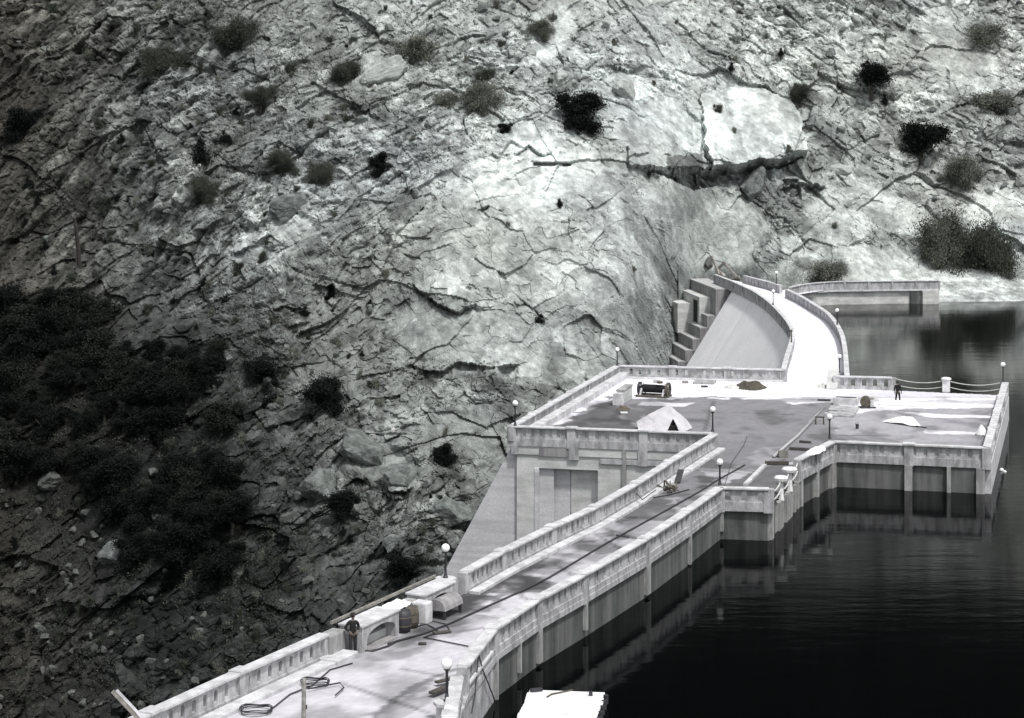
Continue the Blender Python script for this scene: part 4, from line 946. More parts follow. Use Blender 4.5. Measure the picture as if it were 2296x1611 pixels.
# junk by the left balustrade
r = thing('scrap_heap', 'heap of dark scrap and wire at the foot of the left balustrade', 'scrap', G(1432,1104)); q0 = G(1505,1103)
r.location = (q0[0], q0[1], 0)
mb = MB()
for k in range(22):
    a_ = np.array([q0[0]+random.uniform(-.5,.5), q0[1]+random.uniform(-.8,.8), random.uniform(.02,.25)]); d_ = np.array([random.uniform(-.5,.5), random.uniform(-.6,.6), random.uniform(0,.45)])
    mb.bar(a_, a_+d_, random.uniform(.04,.16), .05)
part('scrap_pieces', mb, M['rust'], r)
o = part('metal_sheet', MB().bar((*G(1519,1085)[:2],.1), (*(G(1527,1080)[:2]),.75), .4, .05), M['iron']); tag(o, 'bent dark sheet of metal standing beside the scrap heap', 'sheet')
# ---- platform things
r = thing('concrete_bench', 'long white concrete box with a dark open slot, at the lamp on the lake platform', 'box', G(1897,911)); q0 = G(1897,908); an = -.27
part('box_body', MB().box((q0[0],q0[1],.3),(1.95,1.0,.6),an), M['cap'], r, bevel=.03)
part('slot', MB().box((q0[0]-.0,q0[1]-.05,.605),(1.55,.5,.02),an), M['dark'], r)
part('rim', MB().box((q0[0]-.86,q0[1]+.25,.68),(.14,.7,.16),an).box((q0[0]+.92,q0[1]-.22,.68),(.14,.7,.16),an), M['white'], r)
r = thing('concrete_apron', 'low pale concrete apron in front of the slotted box', 'slab', G(1890,938)); q0 = G(1890,926)
part('apron_slab', MB().box((q0[0],q0[1],.08),(2.1,4.6,.16),an), M['conc'], r, bevel=.04)
part('apron_step', MB().box((q0[0]+.05,q0[1]+.9,.2),(1.9,2.4,.1),an), M['conc'], r, bevel=.04)
r = thing('engine', 'dark rounded engine right of the slotted box', 'engine', G(1943,916)); q0 = G(1941,915)
part('engine_drum', MB().tube([(q0[0]-.1,q0[1]-.35,.5),(q0[0]+.1,q0[1]+.45,.5)], .42, 14), M['rust'], r)
part('engine_cowl', MB().box((q0[0]+.3,q0[1]+.1,.75),(.7,.5,.16),.2), M['wood'], r, bevel=.04)
part('engine_block', MB().box((q0[0]+.42,q0[1],.36),(.3,.5,.6),.2), M['cap'], r)
part('engine_foot', MB().box((q0[0]+.1,q0[1],.05),(1.2,.8,.1),.2), M['iron'], r)
r = thing('bucket', 'small dark can standing on the lake platform', 'can', G(1922,962)); part('can_body', MB().lathe([(.11,0),(.13,.34),(.10,.36)], (0,0,0), 12), M['iron'], r, world=False); part('handle', MB().tube([(-.13,0,.34),(-.08,0,.48),(.08,0,.48),(.13,0,.34)], .012, 5), M['iron'], r, world=False)
r = thing('sawhorse', 'small dark sawhorse at the far end of the long pale pipe', 'trestle', G(1838,953)); q0 = G(1838,952)
part('top_beam', MB().bar((q0[0]-.35,q0[1],.55),(q0[0]+.35,q0[1]-.1,.55),.1,.1), M['wooddk'], r)
for x_ in (-.3,.3):
    for y_ in (-.22,.22): part('leg', MB().bar((q0[0]+x_,q0[1]+y_,.0),(q0[0]+x_*.9,q0[1],.52),.06,.06), M['wooddk'], r)
c = G(2030,957)
r = thing('white_tarpaulin', 'bright white tarpaulin hanging over a pole on the lake platform', 'tarpaulin', c)
q = lambda x_, y_, z_: (c[0]+x_, c[1]+y_, z_)
cv = [q(-1.35,2.2,.05), q(-.5,2.1,.35), q(.3,2.0,.5), q(.8,1.5,.5), q(1.15,.3,.12), q(1.1,-.3,.02), q(.5,-.2,.1), q(-.1,.6,.15), q(.4,1.1,.55)]
o = tarp('canvas_cover', '', cv, [(0,7,8,1),(1,8,3,2),(7,6,4,8),(8,4,3),(6,5,4)], M['canvasw']); o.parent = r; o.matrix_parent_inverse = Matrix.Translation(-Vector(r.location))
part('pole', MB().tube([q(-1.0,2.0,.1), q(0,.6,.12), q(1.4,-.9,.05)], .04, 6), M['iron'], r)
heap('canvas_sheet', 'white cloth bundled over the coping of the slanting lake parapet', 'cloth', (19.9,131.6,1.08), 1.7, .5, .28, M['canvasw'], 9, rz=math.atan2(7.2,3.4), lump=.5)
heap('sack', 'white sack against the inside of the right end parapet', 'sack', (*(np.array([31.5,133.2])+ed*12-en*.9), 0), .45, .5, .8, M['canvasw'], 5, 20, lump=.1)
r = thing('crate', 'small wooden crate beside the near end of the long pale pipe', 'crate', G(1756,1028)); q0 = G(1756,1026)
mb = MB()
for k in range(4): mb.box((q0[0],q0[1]-.28,.06+k*.11),(.6,.03,.09)); mb.box((q0[0],q0[1]+.28,.06+k*.11),(.6,.03,.09)); mb.box((q0[0]-.3,q0[1],.06+k*.11),(.03,.56,.09)); mb.box((q0[0]+.3,q0[1],.06+k*.11),(.03,.56,.09))
part('slats', mb, M['wood'], r); part('crate_floor', MB().box((q0[0],q0[1],.03),(.56,.52,.03)), M['wooddk'], r)
# timbers at the far abutment
r = thing('timber_trestle', 'broken timber trestle against the cliff at the far end of the dam', 'frame', GY(1630,622,284))
for a, b_, w_ in (((1611,602),(1626,588),.3),((1622,590),(1653,623),.35),((1610,606),(1624,622),.5),((1596,575),(1612,616),.3),((1634,625),(1658,621),.4),((1636,627),(1668,628),.3)):
    part('timber', MB().bar(GY(*a,284), GY(*b_,283), w_, w_), M['wood'], r)
# ------------------------------------------------------------------ raft, floats
r = thing('raft', 'white plank raft moored on the dark water at the bottom of the picture', 'raft', (2.2,82.5,WATER))
za = -1.55; tl = G(1186,1547,za); tr = G(1356,1553.5,za); dd_ = (tr-tl)/np.linalg.norm(tr-tl); bb_ = np.array([dd_[1],-dd_[0],0]); Lr = np.linalg.norm(tr-tl)
mb = MB(); npl = 12
for k in range(npl):
    a = tl+bb_*(k*.42)+dd_*random.uniform(-.02,.05); b_ = a+dd_*(Lr+random.uniform(-.05,.04)); mb.bar((*(a+bb_*.2)[:2], za-.03), (*(b_+bb_*.2)[:2], za-.03+random.uniform(-.008,.008)), .39, .07)
part('deck_boards', mb, M['white'], r)
mb = MB()
for s_ in (.25, Lr-.25): a = tl+dd_*s_+bb_*.02; mb.bar((*a[:2], za-.28), (*(a+bb_*5)[:2], za-.28), .34, .38)
part('float_log', mb, M['wooddk'], r)
for k in range(5):
    a = tr+dd_*.08+bb_*(.4+k*.8); part('fender', MB().tube([(a[0],a[1],za-.35),(a[0],a[1],za+.02)], .11, 10), M['iron'], r)
a = tl+dd_*.35+bb_*.25; part('cleat', MB().box((a[0],a[1],za+.08),(.5,.2,.12),.3), M['iron'], r)
a = tl+dd_*(Lr-.55)+bb_*.55; part('cleat', MB().box((a[0],a[1],za+.1),(.16,.14,.18)), M['iron'], r)
a = tl+dd_*1.0+bb_*1.0; part('mooring_line', MB().tube([(a[0]-.1,a[1]-.1,za+.05),(a[0]+.1,a[1]+.3,za+.05),(a[0]+1.0,a[1]+.95,za+.04)], .035, 6), M['rust'], r)
for lab, px, py, R in (('small white float at the foot of the platform end wall', 2246,1056,.16),):
    g0 = G(px, py, WATER); o = part('float', MB().ball((g0[0],g0[1],WATER+.04), R, 12, 8).ball((g0[0]+.1,g0[1]-.5,WATER), R*.8, 12, 8), M['white'], smooth=True); tag(o, lab, 'float')
# ropes and diagonal beam on the near wall
def onwall(px, py, out=.25):
    # pixel to point on the near upstream wall plane
    best = None
    for (x1,y1), (x2,y2) in zip(Rn[:-1], Rn[1:]):
        for t_ in np.linspace(0, 1, 60):
            x_ = x1+(x2-x1)*t_+out; y_ = y1+(y2-y1)*t_; e_ = abs(PX+F*x_/y_-px)
            if best is None or e_ < best[0]: best = (e_, x_, y_)
    return np.array([best[1], best[2], CH-(py-HY)*best[2]/F])
for lab, pts in (('rope hanging straight down the pale near wall to the water', ((1073,1469),(1069,1510),(1064,1560),(1058,1600))), ('rope slanting down the pale near wall towards the raft', ((1074,1468),(1082,1500),(1096,1536),(1109,1570)))):
    o = part('rope', MB().tube([onwall(*p) for p in pts], .03, 6), M['iron']); tag(o, lab, 'rope')
o = part('pipe', MB().bar(onwall(1104,1462,.22), onwall(1052,1532,.22), .12, .1), M['cap']); tag(o, 'pale pipe fixed slantwise across the near lake wall', 'pipe')

# ------------------------------------------------------------------ people
def skin_body(name, pts, edges, m, root, levels=1):
    me = bpy.data.meshes.new(name); me.from_pydata([p[:3] for p in pts], edges, []); me.materials.append(m)
    o = link(name, me, root); sk = o.modifiers.new('skin', 'SKIN'); sk.use_smooth_shade = True
    lay = me.skin_vertices[0].data if me.skin_vertices else None
    if lay is None:
        bpy.context.view_layer.objects.active = o; lay = me.skin_vertices[0].data
    for i, p in enumerate(pts):
        rr = p[3]; lay[i].radius = (rr, p[4] if len(p) > 4 else rr)
    lay[0].use_root = True
    ss = o.modifiers.new('ss', 'SUBSURF'); ss.levels = levels; ss.render_levels = levels
    return o
def person(label, p, rz, h, pose, coat, pants, hat=None):
    s_ = h/1.75; root = thing('person', label, 'person', p, rz)
    sp = pose['spread']; el, hr = pose['L'], pose['R']
    J = [(0,0,.95,.13,.10),(0,0,1.12,.125,.095),(0,.0,1.32,.16,.10),(0,0,1.46,.10,.08),(0,-.01,1.54,.052),(0,-.015,1.60,.07,.075),(0,-.02,1.68,.078,.09),(0,-.01,1.735,.055,.06),
         (.18,0,1.43,.062),(*el[0],.048),(*el[1],.034),(-.18,0,1.43,.062),(*hr[0],.048),(*hr[1],.034),
         (.10,0,.90,.09),(.10+sp*.5,-.03,.50,.062),(.10+sp,.02,.09,.045),(.10+sp,-.16,.03,.035),
         (-.10,0,.90,.09),(-.10-sp*.5,-.02,.50,.062),(-.10-sp,.03,.09,.045),(-.10-sp,-.15,.03,.035)]
    E = [(0,1),(1,2),(2,3),(3,4),(4,5),(5,6),(6,7),(3,8),(8,9),(9,10),(3,11),(11,12),(12,13),(0,14),(14,15),(15,16),(16,17),(0,18),(18,19),(19,20),(20,21)]
    # hands: palm + five fingers each
    for w_, e0 in ((10, el), (13, hr)):
        wr = np.array(J[w_][:3]); d = wr-np.array(e0[0]); d = d/np.linalg.norm(d); side = np.cross(d, [0,1,0]); side = side/(np.linalg.norm(side)+1e-6); cr = np.cross(side, d)
        pm = wr+d*.07; J.append((*pm, .026, .016)); E.append((w_, len(J)-1)); pi_ = len(J)-1
        for k, (o_, L_) in enumerate(((-.03,.065),(-.01,.078),(.01,.074),(.03,.058))):
            a_ = pm+side*o_+d*.03; J.append((*a_, .0095)); E.append((pi_, len(J)-1)); b_ = a_+d*L_*.6+cr*.012; J.append((*b_, .0085)); E.append((len(J)-2, len(J)-1)); c_ = b_+d*L_*.4+cr*.03; J.append((*c_, .0075)); E.append((len(J)-2, len(J)-1))
        a_ = wr+d*.04+side*.035; J.append((*a_, .011)); E.append((w_, len(J)-1)); b_ = a_+d*.04+side*.02; J.append((*b_, .009)); E.append((len(J)-2, len(J)-1))
    body = skin_body('body', [(a*s_, b_*s_, c*s_, *[q*s_ for q in r_]) for a, b_, c, *r_ in J], E, M['skin'], root)
    K = [(0,0,.86,.17,.13),(0,0,1.12,.155,.12),(0,0,1.32,.19,.13),(0,0,1.49,.125,.10),(.19,0,1.43,.09),(*el[0],.068),(*[el[0][i]+(el[1][i]-el[0][i])*.92 for i in range(3)],.05),(-.19,0,1.43,.085),(*hr[0],.068),(*[hr[0][i]+(hr[1][i]-hr[0][i])*.92 for i in range(3)],.05)]
    skin_body('coat', [(a*s_, b_*s_, c*s_, *[q*s_ for q in r_]) for a, b_, c, *r_ in K], [(0,1),(1,2),(2,3),(3,4),(4,5),(5,6),(3,7),(7,8),(8,9)], coat, root)
    K = [(0,0,.97,.15,.12),(.10,0,.86,.11),(.10+sp*.5,-.03,.50,.085),(.10+sp,.02,.12,.07),(-.10,0,.86,.11),(-.10-sp*.5,-.02,.50,.085),(-.10-sp,.03,.12,.07)]
    skin_body('trousers', [(a*s_, b_*s_, c*s_, *[q*s_ for q in r_]) for a, b_, c, *r_ in K], [(0,1),(1,2),(2,3),(0,4),(4,5),(5,6)], pants, root)
    for sx_ in (1,-1):
        part('shoe', MB().ball(((.10+sp)*sx_*s_, -.05*s_, .045*s_), .14*s_, 12, 8, (.38,1,.36)), M['iron'], root, smooth=True, world=False)
        part('ear', MB().ball((.08*sx_*s_, -.01*s_, 1.655*s_), .025*s_, 8, 6, (.4,.8,1.2)), M['skin'], body, smooth=True, world=False)
        part('eye', MB().ball((.03*sx_*s_, -.098*s_, 1.665*s_), .012*s_, 8, 6), M['iron'], body, world=False)
    part('nose', MB().ball((0, -.112*s_, 1.64*s_), .018*s_, 8, 6, (.7,1,1.4)), M['skin'], body, smooth=True, world=False)
    part('mouth', MB().ball((0, -.10*s_, 1.605*s_), .022*s_, 8, 6, (1,.3,.25)), M['rust'], body, world=False)
    part('hair', MB().ball((0, .012*s_, 1.70*s_), .10*s_, 14, 10, (.95,1.08,.85)), M['hair'], root, smooth=True, world=False)
    if hat:
        part('hat', MB().lathe([(.15*s_,1.735*s_),(.155*s_,1.745*s_),(.10*s_,1.755*s_),(.095*s_,1.83*s_),(.05*s_,1.845*s_)], (0,0,0), 16), M['hair'], root, smooth=True, world=False)
    return root
person('man in dark working clothes and hat standing by the arched niche, hands at his waist', G(791,1469), .5, 1.72, dict(spread=.03, L=[(.31,.05,1.2),(.17,-.12,1.05)], R=[(-.34,.08,1.2),(-.17,-.06,1.03)]), M['cloth'], M['cloth2'], True)
person('figure in dark clothes standing with legs apart at the back of the lake platform', G(2013,905), 2.6, 1.75, dict(spread=.09, L=[(.27,.03,1.17),(.28,-.05,.93)], R=[(-.27,.03,1.17),(-.28,-.05,.93)]), M['cloth'], M['cloth2'])

# ------------------------------------------------------------------ vegetation
def leaf_cloud(nleaf, blobs, size, seed, flat=.0):
    r_ = np.random.default_rng(seed); k = r_.integers(0, len(blobs), nleaf); B_ = np.array(blobs)[k]
    d = r_.normal(size=(nleaf,3)); d /= np.linalg.norm(d, axis=1)[:,None]; rad = r_.random(nleaf)**.6*np.exp(.34*r_.normal(size=nleaf))
    c = B_[:,:3]+d*rad[:,None]*B_[:,3:4]*np.array([1,1,.85])
    a = r_.normal(size=(nleaf,3)); a /= np.linalg.norm(a, axis=1)[:,None]; b_ = np.cross(a, r_.normal(size=(nleaf,3))); b_ /= np.linalg.norm(b_, axis=1)[:,None]
    s_ = size*(.6+.8*r_.random(nleaf))[:,None]
    V_ = np.stack([c-a*s_, c+b_*s_*.5, c+a*s_, c-b_*s_*.5], 1).reshape(-1,3); Q_ = np.arange(nleaf*4).reshape(-1,4)
    return V_, Q_
def blobs_for(R, H_, n, seed):
    r_ = random.Random(seed); out = []
    for k in range(n):
        a = r_.uniform(0, 6.283); q = r_.uniform(.1,.75)*R; z = H_*(.12+.78*r_.random()**.9); out.append((q*math.cos(a), q*math.sin(a), z, R*r_.uniform(.25,.45)))
    out.append((r_.uniform(-.3,.3)*R,0,H_*.6,R*.42)); out.append((r_.uniform(-.3,.3)*R,0,H_*.28,R*.5)); return out
def make_tree(seed, leaf='leaf', R=2.6, H_=5.0, n=13, nl=15000, size=.11):
    root = thing('tree', 'tmp', 'tree'); bl = blobs_for(R, H_, n, seed); r_ = random.Random(seed+5)
    mb = MB().tube([(0,0,-1.2),(.05,.05,.6),(.15,0,1.6),(.1,.1,H_*.6)], [.26,.2,.15,.06], 8)
    for b_ in bl[:8]:
        mb.tube([(.1,.03,r_.uniform(.6,1.6)),(b_[0]*.5,b_[1]*.5,b_[2]*.65),(b_[0],b_[1],b_[2])], [.1,.06,.02], 6)
    part('trunk', mb, M['bark'], root, world=False)
    V_, Q_ = leaf_cloud(nl, bl, size, seed); np_mesh('crown', V_, Q_, M[leaf], root)
    return root
def make_shrub(seed, leaf='leaf3', nl=2500, R=1.0, H_=1.1, size=.06):
    root = thing('shrub', 'tmp', 'shrub'); bl = blobs_for(R, H_, 7, seed)
    mb = MB()
    for b_ in bl[:6]: mb.tube([(0,0,-.4),(b_[0]*.5,b_[1]*.5,b_[2]*.5),(b_[0],b_[1],b_[2])], [.05,.035,.01], 5)
    part('stems', mb, M['bark'], root, world=False)
    V_, Q_ = leaf_cloud(nl, bl, size, seed); np_mesh('crown', V_, Q_, M[leaf], root)
    return root
protos = {'T0': make_tree(1), 'T1': make_tree(2), 'T2': make_tree(3, R=2.2, H_=6), 'T3': make_tree(31, 'leafd', 2.5, 5.2), 'S0': make_shrub(4), 'S1': make_shrub(5), 'S2': make_shrub(6,'leaf2'), 'S3': make_shrub(7,'leaf2'), 'S4': make_shrub(8,'leaf'), 'S5': make_shrub(9,'leaf2',1500),
          'B0': make_tree(21,'leaf2',2.8,3.4,18,26000,.07), 'B1': make_tree(22,'leaf2',3.0,3.0,18,9000,.10), 'B2': make_tree(23,'leaf3',2.9,3.2,20,30000,.065)}
fresh = set(protos)
def plant(kind, px, py, rpx, label, cat='tree', group=None, sy=1., sink=.3):
    """crown about rpx survey pixels in radius, centred on px,py"""
    p0 = protos[kind]; R0, H0 = {'T': (2.4, 5.0), 'B': (2.7, 3.2), 'S': (.95, 1.1)}[kind[0]]
    base_ = H(px, min(py+rpx*.55, 1640)); dist = base_[1]; sc = 1.02*rpx*dist/F/R0
    if kind in fresh: o = p0; fresh.discard(kind)
    else: o = copy_tree(p0)
    o.location = [float(c_) for c_ in base_]; 
    zs = sc*(R0*(1.9 if kind[0] != 'B' else 1.35)/H0)*sy; o.scale = (sc*random.uniform(.85,1.3), sc, zs*random.uniform(.75,1.02)); o.rotation_euler = (0,0,random.uniform(0,6.28))
    o.location.z -= zs*H0*sink; o.location.y -= .15*R0*sc
    tag(o, label, cat, group); return o
named = [('T0',1292,238,62,'big round dark tree on the slope above the cliff, largest in the upper middle'),
 ('T2',853,368,36,'upright dark tree alone on the slope, left of the pale slabs'),
 ('T0',1135,288,20,'small round dark bush left of and below the big round tree'),
 ('S4',1255,455,13,'tiny dark bush on the bare white slab in the middle of the slope'),
 ('B0',1085,215,55,'wide grey bush between the pale boulders above the slabs'),
 ('B1',1000,215,32,'grey bush touching the left side of the wide grey bush'),
 ('B2',1085,165,26,'dark ragged bush above the wide grey bush'),
 ('B2',1795,195,33,'dark bush on the ridge right of the brightest slab'),
 ('T1',1952,160,46,'dark twisted tree high on the right of the slope'),
 ('S4',1983,222,14,'small dark bush just below the twisted tree'),
 ('T1',2065,300,56,'spreading dark tree in the gully at the right'),
 ('B0',2160,380,48,'grey bush in the rubble at the right below the gully'),
 ('B1',2230,210,50,'grey-brown bush near the right edge, upper one'),
 ('B1',2210,60,46,'thin grey bush at the top right of the slope'),
 ('B2',2150,540,74,'dark tree above the shore road whose reflection darkens the lake'),
 ('B0',2110,560,50,'dark leafy tree at the left foot of the shore tree group'),
 ('B2',2235,570,60,'grey bush at the right of the shore tree group'),
 ('B0',1215,55,36,'grey bush at the top of the slope beside the bare pale strip'),
 ('B1',930,90,50,'grey bush at the top of the slope, left of centre'),
 ('B2',590,215,34,'brown-grey bush on the upper left slope'),
 ('B2',370,130,52,'dark low bush in the upper left, above the tree line'),
 ('B2',770,150,44,'dark bush spread along a ledge in the upper left centre'),
 ('B2',530,60,60,'dark wide bush at the top of the left slope'),
 ('T0',55,275,48,'black tree at the left edge, standing apart on the streaked rock'),
 ('T1',720,870,50,'black tree in the gully left of the long ledge'),
 ('S4',750,905,36,'black bush at the foot of the gully tree'),
 ('T2',995,1020,36,'black narrow tree in the cleft beside the gate house rock'),
 ('T1',590,815,46,'dark tree at the right end of the shadowy wood'),
 ('S4',600,880,40,'black bush under the tree at the right end of the wood'),
 ('B2',640,360,40,'dim bush in the middle of the left slope, upper'),
 ('B2',720,385,42,'dim bush left of the upright dark tree'),
 ('B2',470,420,42,'dim bush among the grey rubble of the left slope'),
 ('S4',1210,715,14,'small dark tuft at the end of the long diagonal crack'),
 ('S4',455,345,34,'dark bush under the grey outcrop of the left slope'),
 ('B1',1850,600,50,'scrub patch at the foot of the cliff above the shore road'),
 ('S4',740,650,22,'dark bush in the pointed hollow of the left slope'),
 ('S4',1940,140,14,'tiny dark bush on the upper right rock'),
 ('S4',1750,115,14,'tiny dark bush above the brightest slab'),
 ('S4',1640,150,13,'tiny dark bush above the bright slab, left of its middle'),
 ('T0',910,1260,50,'dark bush-like tree at the foot of the gate house rock'),
 ('T1',780,1120,40,'dark tree below the clam-shaped boulder')]
for a in named: plant(a[0], a[1], a[2], a[3], a[4], 'tree' if ' tree' in a[4] else 'shrub', None, 2.0 if a[1] > 2090 and 500 < a[2] < 600 else 1.0)
# the shadowy wood at the left: individual trees
wood = [(0,720,520,1060),]
rr = random.Random(3); cnt = 0
wood_poly = [(-40,680),(60,670),(150,650),(255,640),(285,700),(290,770),(400,765),(470,770),(515,830),(520,900),(470,1010),(540,1060),(560,1180),(520,1270),(440,1300),(330,1290),(290,1230),(300,1160),(180,1060),(60,1075),(-40,1060)]
tries = 0; placed = []
while cnt < 95 and tries < 6000:
    tries += 1; px, py = rr.uniform(-40,570), rr.uniform(650,1300)
    if not poly_mask(np.array([px]), np.array([py]), wood_poly)[0]: continue
    if any((px-a)**2+(py-b_)**2 < 33**2 for a, b_ in placed): continue
    if fbm(np.array([px/90.]), np.array([py/90.]), 33, 3)[0] < -.16: continue
    placed.append((px, py)); cnt += 1
    plant(rr.choice(['T0','T1','T2','T3','T0']), px, py, rr.uniform(26,60), 'black tree of the dense shadowy wood in the left gorge', 'tree', 'trees of the dark wood in the left gorge', sy=.9)
# scattered scrub
def dens(px, py):
    d = .35
    if px < 650: d = .95
    if px < 1100 and py > 1150: d = 1.0
    if px > 1300 and py < 600: d = .22
    if 1000 < px < 1500 and 300 < py < 900: d = .06
    if px > 1500 and py > 380: d = .04
    if px > 700 and px < 1250 and py < 300: d = .6
    return d
cnt = 0; tries = 0; kinds = {'S0':0,'S1':0,'S2':0,'S3':0,'S4':0,'S5':0}
labs = {'d': ('low dark scrub bush scattered among the rocks of the canyon side', 'dark scrub bushes on the canyon side'), 'g': ('low grey scrub bush scattered among the rocks of the canyon side', 'grey scrub bushes on the canyon side')}
while cnt < 280 and tries < 5000:
    tries += 1; px, py = rr.uniform(-20,2300), rr.uniform(0,1590)
    if py > 600 and px > 1050: continue
    if py > 1600-.5*(px-340) and px > 340: continue
    if rr.random() > dens(px, py): continue
    if any((px-a[1])**2+(py-a[2])**2 < (a[3]*.8)**2 for a in named): continue
    dark = rr.random() < (.75 if px < 600 or py > 1000 else .4); k = rr.choice(['S0','S1','S4']) if dark else rr.choice(['S2','S3','S5']); cnt += 1
    plant(k, px, py, rr.uniform(5,14)*(1.2 if px < 700 else 1), labs['d' if dark else 'g'][0], 'shrub', labs['d' if dark else 'g'][1])
for k in list(fresh):
    o = protos[k]
    for ch in list(o.children): bpy.data.objects.remove(ch)
    bpy.data.objects.remove(o)
# small ground cover as one mass
ng = 46000; gu_ = rng.uniform(-40,2340,ng); gv_ = rng.uniform(-30,1620,ng)
keep = []; 
iu = np.clip(np.searchsorted(axu, gu_), 0, len(axu)-1); iv = np.clip(np.searchsorted(axv, gv_), 0, len(axv)-1)
tn_ = tone[iv, iu]; sm_ = smooth[iv, iu]; pn_ = fbm(TP[iv,iu,0]/7, TP[iv,iu,2]/7, 661, 4)
prob = np.where(gu_ < 650, .9, np.where(gu_ < 1200, .5, .22))*(sm_ < .3)*sstep(-.25,.2,pn_)
hid = (gv_ > 600) & (gu_ > 1150)
keep = (rng.random(ng) < prob) & ~hid
P0 = TP[iv, iu][keep]; n = len(P0); per = 9
c = np.repeat(P0, per, 0)+rng.normal(size=(n*per,3))*np.array([.22,.22,.12])+np.array([0,-.05,.12]); a = rng.normal(size=c.shape); a /= np.linalg.norm(a,axis=1)[:,None]; b2 = np.cross(a, rng.normal(size=c.shape)); b2 /= np.linalg.norm(b2,axis=1)[:,None]
s_ = .11*(.5+rng.random(len(c)))[:,None]
Vg = np.stack([c-a*s_, c+b2*s_*.5, c+a*s_, c-b2*s_*.5], 1).reshape(-1,3)
gc = np_mesh('ground_cover', Vg, np.arange(len(Vg)).reshape(-1,4), M['leaf3']); tag(gc, 'thin dark grass and low brush growing between the rocks of the slope', 'brush', kind='stuff')
# ------------------------------------------------------------------ boulders
def ico(seed, sub=4):
    import bmesh
    bm = bmesh.new(); bmesh.ops.create_icosphere(bm, subdivisions=sub, radius=1); r_ = random.Random(seed)
    pl = [(Vector((r_.gauss(0,1), r_.gauss(0,1), r_.gauss(0,1))).normalized(), r_.uniform(.42,.8)) for _ in range(9)]
    for v_ in bm.verts:
        d = v_.co.normalized(); k = 1.0
        for nn, q in pl:
            t_ = d.dot(nn)
            if t_ > 0: k = min(k, q/t_)
        v_.co = d*k*(1+.05*math.sin(d.x*7+seed)*math.cos(d.y*6)+.07*mnoise.fractal(d*3.1+Vector((seed*3.7,0,0)), .6, 2.1, 5))
    vs = [tuple(v_.co) for v_ in bm.verts]; fs = [tuple(x_.index for x_ in f_.verts) for f_ in bm.faces]; bm.free(); return vs, fs
bmesh_data = {}
def boulder(px, py, rpx, label, tone_='boulder', group=None, seed=None, sc=(1,.8,.75), rot=None):
    seed = random.randint(0,5) if seed is None else seed; key = (seed, tone_)
    if key not in bmesh_data:
        vs, fs = ico(seed); me = bpy.data.meshes.new('boulder'); me.from_pydata(vs, [], fs); me.materials.append(M[tone_]); bmesh_data[key] = me
    o = link('boulder', bmesh_data[key]); b_ = H(px, py); R = rpx*b_[1]/F; o.location = [float(b_[0]), float(b_[1]-.1*R), float(b_[2]+.15*R)]
    o.scale = (R*sc[0]*1.25, R*sc[1]*1.25, R*sc[2]*1.25); o.rotation_euler = rot or (random.uniform(-.4,.4), random.uniform(-.4,.4), random.uniform(0,6))
    return tag(o, label, 'boulder', group)
for px, py, rp, lab, tn, sc, rot in (
 (900,1078,42,'big pointed pale-grey boulder above the cleft, lower half of the clam-shaped pair','boulder',(1.3,.9,.7),(.2,.5,.3)),
 (820,1010,52,'big rounded boulder forming the upper left of the clam-shaped pair','boulder',(1.4,.9,.6),(.1,.45,.2)),
 (268,1250,34,'pale boulder with a dark hole in the dark brush at the lower left','boulder',(1.2,.9,.8),(0,-.5,0)),
 (115,1085,30,'brownish boulder in the left rubble, largest of its cluster','boulder_dark',(1.3,.9,.7),None),
 (885,1225,20,'pale rounded boulder below the left foot of the gate house rock','boulder',(1.1,.9,.9),None),
 (870,1440,48,'wide pale outcrop just over the left balustrade beyond the niches','boulder',(1.3,.9,.9),(.1,.1,.5)),
 (530,1290,22,'round grey boulder alone in the dark brush','boulder_dark',(1,.9,1),None),
 (1255,190,30,'pale rounded boulder right of the wide grey bush','boulder_pale',(1.1,.9,.8),None),
 (865,170,38,'pale leaning slab boulder in the upper left centre','boulder_pale',(1.3,.8,.6),(0,-.5,.2)),
 (1690,420,34,'angular block wedged under the overhanging bright slab','boulder',(1,.8,1.2),(.2,.3,.4)),
 (1885,380,22,'chalk-white broken boulder right of the cliff','boulder_pale',(1.4,.8,.6),None),
 (1400,205,26,'pale block at the top left of the bright slab','boulder_pale',(1.3,.8,.8),None),
 (1588,592,11,'mossy flat-topped boulder above the dam steps','boulder_dark',(1.1,.9,1.2),(0,0,.3)),
 (730,1105,44,'grey outcrop boulder left of the clam-shaped pair','boulder',(1.2,.9,.8),None),
 (1020,1160,40,'grey boulder against the sloping wall of the gate house','boulder',(1.2,.9,.8),None),
 (650,480,34,'pale rounded outcrop in the middle of the left slope','boulder',(1.3,.9,.8),None)):
    boulder(px, py, rp, lab, tn, None, None, sc, rot)
rr2 = random.Random(17); cnt = 0; tries = 0
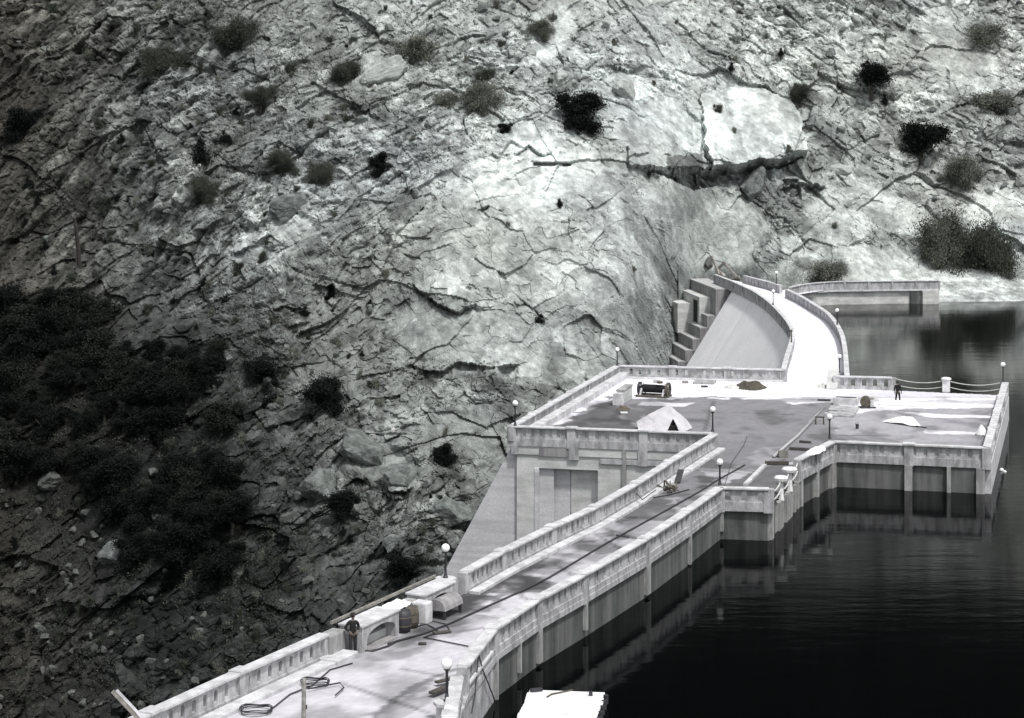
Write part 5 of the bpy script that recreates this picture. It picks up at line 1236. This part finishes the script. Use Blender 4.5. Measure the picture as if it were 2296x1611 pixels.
while cnt < 270 and tries < 5000:
    tries += 1; px, py = rr2.uniform(-20,2300), rr2.uniform(0,1590)
    if (py > 590 and px > 1040) or (py > 1600-.5*(px-340) and px > 340): continue
    w_ = .3
    if py > 1050: w_ = 1.
    if px < 450 and 650 < py < 1050: w_ = 0
    if px > 650 and px < 1500 and py < 260: w_ = .8
    if px > 1800 and py < 500: w_ = .7
    if rr2.random() > w_: continue
    j = int(np.argmin(abs(axv-py))); i = int(np.argmin(abs(axu-px)))
    if smooth[j, i] > .3: continue
    tn_v = tone[j, i]; tn2 = 'boulder_pale' if tn_v > .36 else ('boulder' if tn_v > .09 else 'boulder_dark'); cnt += 1
    nm = {'boulder_pale': 'pale', 'boulder': 'grey', 'boulder_dark': 'dark lichened'}[tn2]
    boulder(px, py, rr2.uniform(4,13), f'{nm} loose boulder among the rubble of the canyon side', tn2, f'{nm} boulders on the canyon side', rr2.randint(0,5))
# rubble as one mass
vs0, fs0 = ico(2, 1); vs0 = np.array(vs0); fs0 = np.array(fs0)
nr3 = 9000; gu_ = rng.uniform(-30,2330,nr3); gv_ = rng.uniform(-20,1610,nr3); iu = np.clip(np.searchsorted(axu, gu_), 0, len(axu)-1); iv = np.clip(np.searchsorted(axv, gv_), 0, len(axv)-1)
kp = (smooth[iv,iu] < .25) & (sstep(-.1,.3,fbm(TP[iv,iu,0]/9, TP[iv,iu,2]/9, 771, 3)) > rng.random(nr3)) & ~((gv_ > 590) & (gu_ > 1100))
iu, iv = iu[kp], iv[kp]; P0 = TP[iv,iu]; tn0 = tone[iv,iu]; n = len(P0)
R_ = .12+.38*rng.random(n)**2.5; ang = rng.uniform(0,6.28,n); ca, sa = np.cos(ang), np.sin(ang); scl = .6+.6*rng.random((n,3))
L_ = vs0[None]*scl[:,None]*R_[:,None,None]
Vr = np.stack([L_[...,0]*ca[:,None]-L_[...,1]*sa[:,None], L_[...,0]*sa[:,None]+L_[...,1]*ca[:,None], L_[...,2]], -1)+P0[:,None]
Fr = (fs0[None]+(np.arange(n)*len(vs0))[:,None,None]).reshape(-1,3)
tr_ = np.repeat(np.clip(tn0*(1.0+.6*rng.random(n)), .02, .75), len(vs0)); rb_ = np_mesh('rubble', Vr.reshape(-1,3), Fr, M['rock'], tone=np.stack([tr_,tr_,tr_*.98],-1)); tag(rb_, 'loose rubble and broken stone covering the canyon side', 'rubble', kind='stuff')
# dead trunk on the left
b_ = H(180,598); tp = GY(167,488,b_[1]-2.5); r = thing('dead_tree', 'bare dark dead trunk leaning at the left edge of the slope', 'tree', b_)
part('trunk', MB().tube([b_-[0,0,.5], (b_+tp)/2+[.05,0,0], tp], [.34,.28,.16], 10), M['bark'], r)
part('branch', MB().tube([(b_+tp*2)/3, (b_+tp*2)/3+[.7,-.2,.9]], [.1,.02], 6), M['bark'], r)
